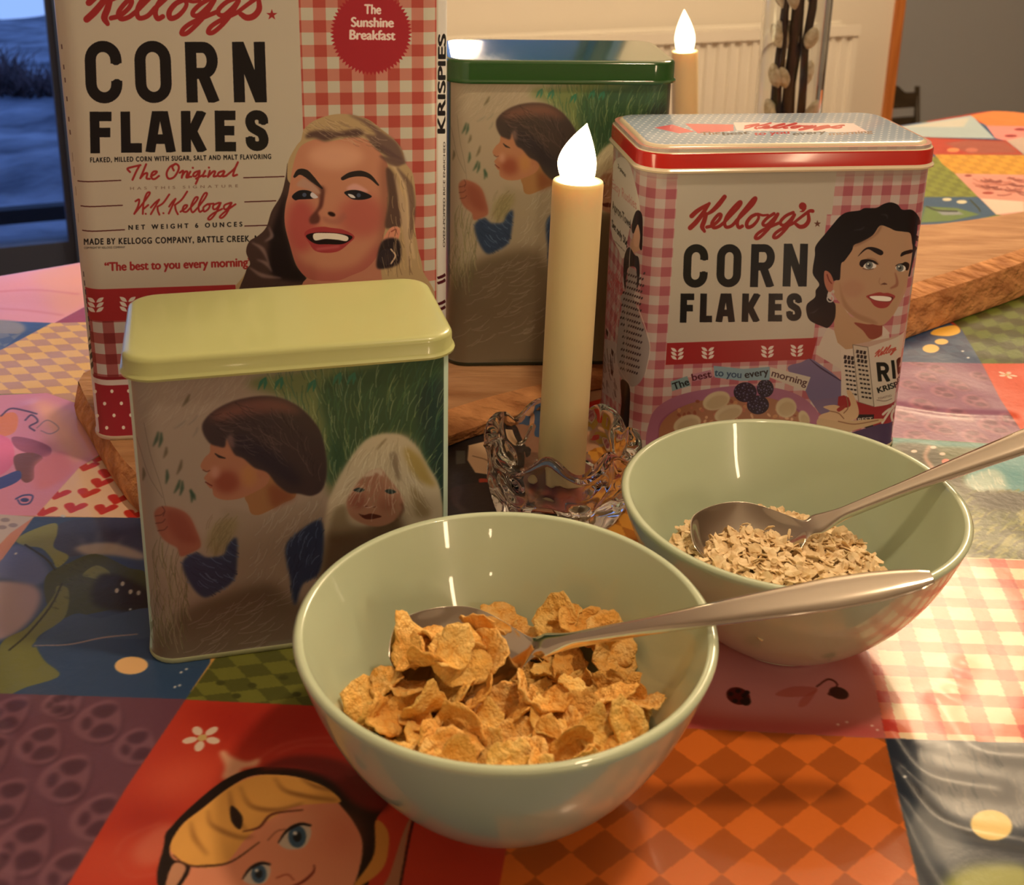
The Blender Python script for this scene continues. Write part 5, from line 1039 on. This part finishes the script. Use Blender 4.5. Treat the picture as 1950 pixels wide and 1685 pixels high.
b1 = t.nodes.new('ShaderNodeBump'); b1.inputs['Strength'].default_value = .5; b1.inputs['Distance'].default_value = .012
t.links.new(co.outputs['Object'], n1.inputs[0]); t.links.new(co.outputs['Object'], n2.inputs[0]); t.links.new(n2.outputs[0], ad.inputs[0]); t.links.new(n1.outputs[0], ad.inputs[2])
fi = t.nodes.new('ShaderNodeTexImage'); fi.image = crease_map(); fi.interpolation = 'Cubic'; b0 = t.nodes.new('ShaderNodeBump'); b0.inputs['Strength'].default_value = 1.; b0.inputs['Distance'].default_value = .0022
t.links.new(fi.outputs['Color'], b0.inputs['Height']); t.links.new(b0.outputs[0], b1.inputs['Normal'])
t.links.new(ad.outputs[0], b1.inputs['Height']); t.links.new(b1.outputs[0], t.nodes['Principled BSDF'].inputs['Normal'])
prof = [(-.004, 0.), (.001, -.0006), (.0035, -.003), (.0045, -.006), (.006, -.06), (.010, -.14), (.012, -.22)]
V, Fc = [], []
for k, (off, z) in enumerate(prof):
    for j, p in enumerate(rrect(corners, off + (.006*math.sin(j*1.7)*max(0, k-4)/2), .05, 8)): V.append((p.x, p.y, z))
n = len(V)//len(prof)
for i in range(len(prof)-1):
    for j in range(n): Fc.append((i*n+j, i*n+(j+1) % n, (i+1)*n+(j+1) % n, (i+1)*n+j))
Fc.append(tuple(range(n)))
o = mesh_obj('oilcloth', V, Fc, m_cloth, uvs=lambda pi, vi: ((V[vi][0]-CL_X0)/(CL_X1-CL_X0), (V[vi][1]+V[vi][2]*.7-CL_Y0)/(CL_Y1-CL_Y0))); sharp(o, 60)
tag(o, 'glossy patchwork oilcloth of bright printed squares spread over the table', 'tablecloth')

# ------------------------------------------------------------------ driftwood plank under the two tall tins
def wood_mat(name, a, b, c):
    m = mat(name, a, .7, spec=.3, noise=(7, b, 8, (2.5, 9, 9)), bump=(22, .6, .004, (2, 10, 8))); return m
m_plank = wood_mat('driftwood', (196, 152, 112), (166, 120, 82), None); m_bark = mat('driftwood_side', (222, 160, 106), .8, noise=(14, (172, 114, 70), 8, (2, 6, 6)), bump=(26, .9, .008, (1, 5, 5)))
T = .018
fr_px = [(145,790),(262,972),(400,1010),(600,960),(850,850),(985,806),(1090,778)]
fr = [at(u, v, .001) for u, v in fr_px] + [Vector((.052,.716,0)), Vector((.14,.742,0)), Vector((.235,.772,0)), at(1735,640,.001), at(1950,562,.001)]
bk = [Vector((-.266, .690, 0)), Vector((-.250, .728, 0)), Vector((-.21, .765, 0)), Vector((-.15, .80, 0)), Vector((-.07, .835, 0)), Vector((.0, .86, 0)), Vector((.07, .885, 0)), Vector((.14, .91, 0)), Vector((.21, .94, 0)), Vector((.29, .985, 0)), at(1760,425,.034), at(1950,400,.034)]
tail = (at(1950,481,.034)-at(1735,560,.034)).normalized()*.22
fr.append(fr[-1]+tail*1.0); bk.append(bk[-1]+tail*1.0+Vector((.03,-.03,0)))
def resample(P, n):
    Q = cr_([tuple(p) for p in P], False, 12); d = np.r_[0, np.cumsum(np.linalg.norm(np.diff(Q, axis=0), axis=1))]; t_ = np.linspace(0, d[-1], n); return np.stack([np.interp(t_, d, Q[:, i]) for i in range(3)], 1)
N = 90
def keyed(P): # keep front and back stations paired
    return cr_([tuple(p) for p in P], False, 9)
fa, ba = keyed(fr), keyed(bk); N = len(fa); g_ = np.random.default_rng(2)
nz = np.convolve(g_.normal(0, 1, N+8), np.ones(5)/5, 'same')[4:-4]
rings = []
for i in range(N):
    f_, b_ = Vector((fa[i][0], fa[i][1], 0)), Vector((ba[i][0], ba[i][1], 0)); d = b_-f_
    if d.length < .02: d = Vector((0, .02, 0))
    u = d.normalized(); e = nz[i]*.0015
    right = max(0, min(1, (i/N-.70)/.10)); right = right*right*(3-2*right)
    ch = .008+.016*right; T = .018+.016*right       # sloping shoulder; thicker towards the right end
    rings.append([f_+Vector((0, 0, .0008)), f_-u*(.002+e)+Vector((0, 0, .008)), f_+u*(ch*.35)+Vector((0, 0, T-.006+e*.4)), f_+u*(ch+.004)+Vector((0, 0, T))] + [f_+d*k+Vector((0, 0, T)) for k in (.4, .65)] + [f_+d*.96+Vector((0, 0, T)), f_+d+Vector((0, 0, T-.006)), f_+d+Vector((0, 0, .0008))])
mb = MB(); mb.loft(rings); fm = []
for i in range(N-1): fm += [1, 1, 1, 0, 0, 0, 0, 1, 1]
fm += [1, 1]
o = mb.build('driftwood_plank', [m_plank, m_bark], fmat=fm); sharp(o, 40); tag(o, 'weathered brown driftwood plank lying under the two tall tins', 'driftwood plank')

# ------------------------------------------------------------------ the four tins
def gloss(name, col, rough=.25, metal=0.): return mat(name, col, rough, coat=.4, metal=metal)
m_tin_in = mat('bare_tinplate', (196, 186, 170), .3, metal=.9)
TA.build('cereal_tin', art_mat('cereal_tin_print', paint_big_tin(), .3), gloss('tin_cream', (214, 204, 184)), gloss('tin_white_edge', (214, 204, 190)), [gloss('lid_red', (170, 40, 34))],
         'tall cream and red checked corn flakes tin with a laughing blond woman', 'cereal tin')
m_dg = gloss('dark_green_tin', (38, 80, 36), .12); kB = TB.w/TC.w
TB.build('storage_tin', art_mat('tall_children_print', paint_children(TB, (34, 40, 26), kB), .3), gloss('dark_edge', (26, 28, 20)), gloss('dark_rim', (40, 48, 34)), [m_dg],
         'tall storage tin with dark green lid, behind the near candle', 'storage tin', group=None)
m_lg = gloss('lime_lid', (190, 198, 138), .3); m_lr = gloss('pale_green_edge', (176, 186, 150), .3)
TC.build('storage_tin', art_mat('short_children_print', paint_children(TC, (148, 140, 104)), .35), m_lr, m_lr, [m_lg],
         'short storage tin with pale lime lid and drawing of two children', 'storage tin')
m_cr = gloss('cream_enamel', (226, 214, 190), .2)
TD.build('cereal_tin', art_mat('small_cereal_tin_print', paint_small_tin(), .28), gloss('pink_back', (200, 140, 130)), m_cr, [gloss('red_band', (190, 34, 28), .18), m_cr, art_mat('dotted_lid_print', paint_small_lid(), .2)],
         'smaller pink checked corn flakes tin with black-haired woman and pale blue dotted lid', 'cereal tin', lidtop=True, step=.0034)

# ================================================================== candles
m_wax = mat('ivory_wax', (240, 222, 176), .5, sss=.15, spec=.3); m_wick = mat('amber_cup', (230, 190, 120), .5)
m_flame = mat('led_flame', (255, 240, 200), .4, emit=(1.0, .80, .46), estr=9.)
def candle(base, top, rad, hf, label, watts):
    ax = (top-base); Lc = ax.length; root = empty('led_candle', base); root.rotation_euler = ax.to_track_quat('Z', 'Y').to_euler(); tag(root, label, 'candle', 'ivory led candles')
    MB().lathe([(rad*.94, 0), (rad, .002), (rad, Lc-.0022), (rad*.985, Lc-.0006), (rad*.95, Lc), (rad*.80, Lc-.0006), (rad*.66, Lc-.003)], 48).build('candle_body', m_wax, root)
    rings = []; rf = rad*.76
    for k in range(25):
        t_ = k/24; r_ = rf*(math.sin(math.pi*min(1, (t_*.93+.12))**.78)**.9 if t_ < 1 else 0.0)
        r_ = rf*(.70+.30*math.sin(min(t_/.36, 1)*math.pi/2)) if t_ < .36 else rf*(1-((t_-.36)/.64)**1.55)
        z = Lc-.003+hf*t_; cx = -.22*rad*max(0, t_-.3)**1.5*2.0 + .12*rad*math.sin(math.pi*t_)
        rings.append([(cx+max(r_, .0002)*math.cos(a), max(r_, .0002)*math.sin(a), z) for a in np.linspace(0, 2*np.pi, 24, endpoint=False)])
    fl = MB().loft(rings).build('flame', m_flame, root); tag(fl, 'glowing white teardrop flame')
    return root
cb = at(1066, 955); cb.z = .014
depth = cb.y
ctop = aty(1101, 343, depth+.004)
fr_top = aty(1098, 222, depth+.004)
rad1 = 49./FPX*(ctop-Vector((0, 0, CAMZ))).dot(_f)
candle(cb, ctop, rad1, (fr_top-ctop).length, 'near ivory candle with glowing flame, standing in the glass holder', 3)
c2 = at(1303, 330); c2t = aty(1304, 97, c2.y); f2 = aty(1302, 14, c2.y); c2.z = .012
rad2 = 25./FPX*(c2t-Vector((0, 0, CAMZ))).dot(_f)
candle(c2, c2t, rad2, (f2-c2t).length, 'far ivory candle with glowing flame, standing behind the tins', 3)

# ------------------------------------------------------------------ pressed glass holders
m_gl = mat('pressed_glass', (250, 250, 248), .02, trans=1., ior=1.36)
def holder(c, sc, label, rin):
    nth, R0, H = 112, .036*sc, .036*sc; rings = []
    outer, inner = [], []
    NZ = 26; per = 7
    def rim(a): return H*(1+.13*math.cos(per*a))
    def bump_(a, t_):
        s_ = 0
        for row, zc in ((0, .30), (1, .76)):
            for k in range(per):
                ac = (k+.5*row)*2*math.pi/per; da = (a-ac+math.pi) % (2*math.pi)-math.pi
                r_ = math.hypot(da*R0/(.0135*sc), (t_-zc)*H/(.0115*sc)); s_ = max(s_, math.exp(-((r_-.95)/.30)**2)) ; s_ = s_ if r_ > .5 else s_-.5*(1-r_/.5)**.8
        return s_
    for i in range(NZ+1):
        t_ = i/NZ; ring = []
        for j in range(nth):
            a = 2*math.pi*j/nth; r_ = R0*(.86+.16*t_+.02*math.sin(math.pi*t_)) + .0026*sc*bump_(a, t_); ring.append((r_*math.cos(a), r_*math.sin(a), .0006+t_*(rim(a)-.001)))
        rings.append(ring)
    for i in range(13):
        t_ = 1-i/12; ring = []
        for j in range(nth):
            a = 2*math.pi*j/nth; r_ = R0*(.66+.24*t_) if t_ > 0 else R0*.62; zz_ = .012+(rim(a)+.0012-.012)*t_; ring.append((r_*math.cos(a), r_*math.sin(a), zz_))
        rings.append(ring)
    mb = MB(); mb.loft(rings); o = mb.build('glass_candle_holder', m_gl, loc=(c.x, c.y, 0)); tag(o, label, 'candle holder'); return o
hc = at(1066, 955)
holder(hc, 1.08, 'clear knobbly pressed glass holder around the near candle foot', rad1)
holder(at(1303, 330), 1.0, 'clear pressed glass holder under the far candle, behind the smaller cereal tin', rad2)

# ------------------------------------------------------------------ glass cylinder vase with pussy willow
vb = at(1489, 325); vr = 62/FPX*(vb-Vector((0, 0, CAMZ))).dot(_f)
m_vg = mat('thin_vase_glass', (244, 246, 246), .01, trans=1., ior=1.3)
o = MB().lathe([(vr*.9, 0.0005), (vr, .003), (vr, .30), (vr-.0012, .3015), (vr-.0024, .30), (vr-.0024, .010), (.0005, .009)], 64).build('glass_vase', m_vg, loc=(vb.x, vb.y, 0)); sharp(o, 30); tag(o, 'tall clear glass cylinder vase holding willow twigs', 'vase')
m_twig = mat('willow_bark', (62, 40, 26), .6, noise=(40, (38, 24, 16), 4, (1, 1, .2)), bump=(60, .5, .002, (1, 1, .2))); m_cat = mat('willow_catkin', (248, 240, 220), .95, noise=(160, (214, 200, 166), 3, (1, 1, 1)), bump=(300, .8, .002, (1, 1, 1)))
tw = [((-.014,.0),(-.012,.004),0.0044,'left of the bundle'),((-.004,-.008),(-.003,-.006),0.0056,'thickest, in the middle of the bundle'),((.005,.008),(.006,.0),0.0036,'slender, behind the middle'),((.013,-.004),(.017,-.002),0.0046,'right of the bundle'),((-.011,-.01),(-.019,-.006),0.0032,'thin, leaning to the left glass wall')]
g_ = np.random.default_rng(8)
for i, ((x0, y0), (x1, y1), r_, where) in enumerate(tw):
    root = empty('willow_twig', (vb.x+x0, vb.y+y0, .012)); tag(root, 'dark pussy willow twig in the glass vase, ' + where, 'twig', 'willow twigs in the vase')
    pts = []
    for k in range(12):
        t_ = k/11; pts.append(Vector(((x1-x0)*t_+g_.normal(0, .0009), (y1-y0)*t_+g_.normal(0, .0009), t_*.46)))
    MB().tube(pts, [r_*(1-.25*k/11)*(1+.12*((k % 3) == 1)) for k in range(12)], 10).build('stem', m_twig, root)
    for k in range(8):
        t_ = .10+.11*k+g_.uniform(-.02, .02); q = pts[min(11, int(t_*11))]; a = g_.uniform(0, 6.28) if i not in (0, 4) else math.pi+g_.normal(0, .7); a = a if i != 3 else g_.normal(0, .9)
        d = Vector((math.cos(a)*.42, math.sin(a)*.42, .9)).normalized(); L_ = g_.uniform(.022, .032); c_ = q+Vector((math.cos(a), math.sin(a), 0))*r_*.8; rr = g_.uniform(.0058, .0078); rings = []
        sd = d.orthogonal().normalized(); s2_ = d.cross(sd)
        for m_ in range(9):
            u = m_/8; rad_ = rr*max(.08, math.sin(math.pi*(u*.94+.03))**.6); rings.append([c_+d*(L_*u)+(sd*math.cos(w_)+s2_*math.sin(w_))*rad_ for w_ in np.linspace(0, 6.283, 12, endpoint=False)])
        MB().loft(rings).build('catkin', m_cat, root)

# ================================================================== bowls
m_bowl = mat('celadon_glaze', (194, 210, 184), .28, spec=.4, coat=.8, coat_rough=.03)
def bowl_prof(R, H):
    po = [(.30, .0), (.345, .006), (.36, .03), (.40, .06), (.53, .16), (.67, .31), (.79, .48), (.885, .66), (.955, .84), (1., .985)]
    outer = [(R*r_, H*z_) for r_, z_ in po]; th = .0042
    inner = [(R*1.0-th*.15, H), (R-th*.75, H*.995), (R-th, H*.97)] + [(R*r_-th*1.02, H*z_+.0012) for r_, z_ in po[::-1][1:] if z_ > .1] + [(R*.34, H*.085+.002), (R*.15, H*.07+.002), (.0004, H*.07+.002)]
    return outer, inner
def smooth_prof(P, n=4): return [tuple(p) for p in cr_(P, False, n)]
def make_bowl(c, R, H, label):
    o_, i_ = bowl_prof(R, H); P = smooth_prof(o_) + smooth_prof(i_)[1:]
    P = [(max(r_, .0003), max(z_, 0.0)) for r_, z_ in P]
    o = MB().lathe(P, 128).build('cereal_bowl', m_bowl, loc=(c[0], c[1], .0003)); tag(o, label, 'bowl', 'celadon cereal bowls'); return smooth_prof(i_)
B1, R1, H1 = (.0007, .3629), .0744, .0754
B2, R2, H2 = (.1244, .4650), .0744, .0701
in1 = make_bowl(B1, R1, H1, 'pale green glazed bowl in front, filled with corn flakes')
in2 = make_bowl(B2, R2, H2, 'pale green glazed bowl behind right, holding rolled oats')
def rad_at(prof, z): a = sorted([(z_, r_) for r_, z_ in prof]); return float(np.interp(z, [q[0] for q in a], [q[1] for q in a]))

# ------------------------------------------------------------------ spoons
m_steel = mat('stainless_steel', (214, 206, 196), .10, metal=1.0)
def spoon(path, side0, widths, depth, thick, label, ups):
    # path: centre points; widths: half widths; depth: bowl depth at each station
    n = len(path); rings = []; K = 9
    for i in range(n):
        t_ = (path[min(i+1, n-1)]-path[max(i-1, 0)]).normalized(); up = ups[i] if isinstance(ups, list) else Vector(ups)
        sd = t_.cross(up).normalized(); up = sd.cross(t_).normalized(); ring = []; w_ = widths[i]
        for k in range(K): x = -1+2*k/(K-1); ring.append(path[i]+sd*(x*w_)+up*(-depth[i]*(1-x*x)+thick[i]*.5*(1-x**4)*(.35 if depth[i] > 0.001 else 1)))
        for k in range(K): x = 1-2*k/(K-1); ring.append(path[i]+sd*(x*w_*.985)+up*(-depth[i]*(1-x*x)-thick[i]*.5*(.3+.7*(1-x**4))))
        rings.append(ring)
    o = MB().loft(rings).build('spoon', m_steel); sm = o.modifiers.new('smooth', 'SUBSURF'); sm.levels = 1; sm.render_levels = 2
    tag(o, label, 'spoon'); return o
def spoon_from(tip, neck, mid, end, end2, label, wb, tilt, wh):
    # bowl from tip to neck, then handle through mid to end
    pts, W_, D_, T_ = [], [], [], []
    nb = 15
    for k in range(nb):
        t_ = k/(nb-1); p = tip.lerp(neck, t_); p = p + Vector((0, 0, -.0045*math.sin(math.pi*t_)))
        pts.append(p); s_ = math.sin(math.pi*min(1, .04+t_*.90))**.55; W_.append(max(.0012, wb*s_*(1.0 if t_ < .45 else 1-.62*((t_-.45)/.55)**2.2))); D_.append(.0075*math.sin(math.pi*min(1., t_*1.02))**.8 if t_ < 1 else 0); T_.append(.0016)
    Hn = cr_([tuple(neck), tuple(mid), tuple(end), tuple(end2)], False, 20)
    cl = np.r_[0, np.cumsum(np.linalg.norm(np.diff(Hn, axis=0), axis=1))]; cl /= cl[-1]
    for k, q in enumerate(Hn[1:]):
        t_ = cl[k+1]; pts.append(Vector(q)); W_.append(np.interp(t_, [0, .10, .3, .58, .74, .84, .90, .95, .98, .995, 1.], [wb*.30, .0032, .0036, wh*.85, wh, wh*.94, wh*.82, wh*.62, wh*.40, wh*.18, wh*.04])); D_.append(0.); T_.append(np.interp(t_, [0, .1, .4, .9, 1], [.0022, .0042, .0034, .0026, .0012]))
    n = len(pts); t0 = (neck-tip).normalized(); ups = []
    for i in range(n): ups.append(Vector(tilt))
    return spoon(pts, None, W_, D_, T_, label, ups)

spoon_from(at(742, 1216, .056), at(1018, 1232, .054), at(1345, 1171, .0800), at(1740, 1104, .094), at(1757, 1102, .0945), 'stainless spoon lying in the corn flakes, handle over the right rim', .0205, (-.05, -.42, 1), .0066)
spoon_from(at(1314, 1012, .052), at(1540, 1004, .052), at(1790, 902, .0750), at(2130, 772, .105), at(2150, 764, .106), 'stainless spoon standing in the rolled oats, handle pointing off to the right', .0205, (-.15, -.45, 1), .0068)

# ------------------------------------------------------------------ corn flakes, one by one
m_fl = [mat('corn_flake_'+n, a, .6, spec=.35, noise=(2.2, b, 6, (1, 1, 1)), bump=(6, .45, .05, (1, 1, 1))) for n, a, b in (('gold', (255, 196, 98), (255, 214, 132)), ('toast', (248, 176, 80), (255, 200, 112)), ('pale', (255, 212, 138), (250, 184, 90)))]
g_ = np.random.default_rng(77); variants = []
for v in range(9):
    NA, NR = 32, 8; ph = g_.uniform(0, 6.28, 5); am = g_.uniform(.02, .085, 5)/np.array([1, 1.2, 1.5, 2, 2.4]); el = g_.uniform(.62, .95); top, bot = [], []
    bx, by, tw_ = g_.uniform(.05, .42), g_.uniform(-.15, .25), g_.uniform(-.25, .25)
    def pt(rr, a):
        R_ = 1+sum(am[k]*math.sin((k+2)*a+ph[k]) for k in range(5))+.035*math.sin(9*a+ph[1])+.025*math.sin(13*a+ph[2]); x, y = rr*R_*math.cos(a), rr*R_*math.sin(a)*el
        z = bx*x*x+by*y*y+tw_*x*y+.06*math.sin(5*x+ph[0])+.06*math.sin(6*y+ph[1])*rr+.04*math.sin(11*x+7*y+ph[2])+.03*math.sin(9*y-13*x+ph[3])
        return x, y, z
    Vv = [(0, 0, pt(0, 0)[2]+.05)]+[pt(r_/NR, 2*math.pi*j/NA)[:2]+(pt(r_/NR, 2*math.pi*j/NA)[2]+.05*(1-.5*(r_/NR)**4),) for r_ in range(1, NR+1) for j in range(NA)]
    n0 = len(Vv); Vv += [(x, y, z-.10*(1-.4*(math.hypot(x, y) > .85))) for x, y, z in Vv]; Ff = []
    for o_ in (0, n0):
        for j in range(NA):
            Ff.append((o_, o_+1+j, o_+1+(j+1) % NA))
            for r_ in range(NR-1): Ff.append((o_+1+r_*NA+j, o_+1+(r_+1)*NA+j, o_+1+(r_+1)*NA+(j+1) % NA, o_+1+r_*NA+(j+1) % NA))
    for j in range(NA): a = 1+(NR-1)*NA; Ff.append((a+j, n0+a+j, n0+a+(j+1) % NA, a+(j+1) % NA))
    me = mesh_obj('corn_flake', Vv, Ff, m_fl[v % 3]); variants.append(me)
def flake(i, p, s_, rot):
    src = variants[i % 9]
    o = src.copy(); C.objects.link(o); o.location = p; o.scale = (s_, s_, s_*.9); o.rotation_euler = rot
    tag(o, 'crisp golden corn flake in the heap filling the front bowl', 'corn flake', 'corn flakes in the front bowl'); return o
cnt = 0
def heap_z(r_): return .0490-.06*r_*r_/.055
sp_a, sp_b = at(740, 1222, .05), at(1016, 1240, .05); h_b = at(1345, 1171, .078)
def near_seg(p, a, b):
    ab = (b-a).to_2d(); t_ = max(0, min(1, (p.to_2d()-a.to_2d()).dot(ab)/ab.length_squared)); return (p.to_2d()-(a.to_2d()+ab*t_)).length
for layer, (nn, dz, rm_, tl) in enumerate(((46, -.018, .044, .35), (60, -.008, .051, .45), (98, .0, .0545, .50))):
    for k in range(nn):
        r_ = rm_*math.sqrt((k+.5)/nn); a = k*2.39996+layer*1.1+g_.normal(0, .12); x, y = r_*math.cos(a), r_*math.sin(a)
        p = Vector((B1[0]+x, B1[1]+y, heap_z(r_)+dz+g_.normal(0, .0018))); s_ = g_.uniform(.0066, .0122)
        lim = rad_at(in1, p.z)-.004
        if r_+s_*.6 > lim: q = max(0., lim-s_*.6)/max(r_, 1e-6); p.x, p.y = B1[0]+x*q, B1[1]+y*q
        if p.y > B1[1]+.012 and p.x < B1[0]+.012: p.z -= .010
        if near_seg(p, sp_a, sp_b) < .021: p.z -= .012 if layer == 2 else .006
        elif near_seg(p, sp_b, h_b) < .010: p.z -= .013 if layer == 2 else .007
        flake(cnt, p, s_, (g_.normal(0, tl)-.10, g_.normal(0, tl), g_.uniform(0, 6.28))); cnt += 1
# a few lying on the spoon
for u, v, z, s_ in ((800,1225,.054,.012),(850,1215,.056,.013),(905,1222,.056,.011),(880,1250,.058,.012),(820,1262,.057,.011),(935,1248,.056,.010),(860,1238,.060,.010),(780,1248,.055,.009),(915,1200,.053,.010)):
    flake(cnt, at(u, v, z), s_, (g_.normal(0, .4), g_.normal(0, .4), g_.uniform(0, 6.28))); cnt += 1
for v in variants: bpy.data.objects.remove(v)

# ------------------------------------------------------------------ rolled oats (a heap nobody could count)
m_oat = mat('rolled_oat', (250, 230, 192), .75, noise=(260, (232, 202, 156), 4, (1, 1, 1)))
V, Fc = [], []; oc = Vector((B2[0]-.008, B2[1]-.010, 0))
def oz(r_): return .0455-.12*r_*r_/.05
Rm = .0455
rings = []
for i in range(15):
    rr = Rm*i/14; rings.append((max(rr, .0005), oz(rr)-.0035))
n = 48
for r_, z in rings: V += [(oc.x+r_*math.cos(2*math.pi*j/n), oc.y+r_*math.sin(2*math.pi*j/n), z) for j in range(n)]
for i in range(14):
    for j in range(n): Fc.append((i*n+j, i*n+(j+1) % n, (i+1)*n+(j+1) % n, (i+1)*n+j))
Fc.append(tuple(range(n)))
for k in range(2600):
    r_ = Rm*math.sqrt(g_.random())*1.02; a = g_.uniform(0, 6.28); c = oc+Vector((r_*math.cos(a), r_*math.sin(a), oz(r_)+g_.uniform(-.003, .0022)))
    rot = Matrix.Rotation(g_.uniform(0, 6.28), 3, 'Z') @ Matrix.Rotation(g_.normal(0, .42), 3, 'X') @ Matrix.Rotation(g_.normal(0, .42), 3, 'Y'); L_ = g_.uniform(.0018, .0037); e = g_.uniform(.6, .9); ph = g_.uniform(0, 6.28, 2); o_ = len(V); th = .00035; nn = 9
    for sgn in (1, -1):
        V.append(tuple(c+rot @ Vector((0, 0, sgn*th))))
        for j in range(nn):
            a2 = 2*math.pi*j/nn; q = 1+.12*math.sin(2*a2+ph[0])+.1*math.sin(3*a2+ph[1]); V.append(tuple(c+rot @ Vector((L_*q*math.cos(a2), L_*e*q*math.sin(a2), .0006*math.cos(2*a2+ph[1])+sgn*th*.5))))
    for j in range(nn): Fc += [(o_, o_+1+j, o_+1+(j+1) % nn), (o_+nn+1, o_+nn+2+(j+1) % nn, o_+nn+2+j), (o_+1+j, o_+nn+2+j, o_+nn+2+(j+1) % nn, o_+1+(j+1) % nn)]
me = bpy.data.meshes.new('rolled_oats'); me.from_pydata(V, [], Fc); me.materials.append(m_oat); me.update()
o = bpy.data.objects.new('rolled_oats', me); C.objects.link(o); tag(o, 'heap of pale rolled oats in the rear bowl', 'oats', kind='stuff')
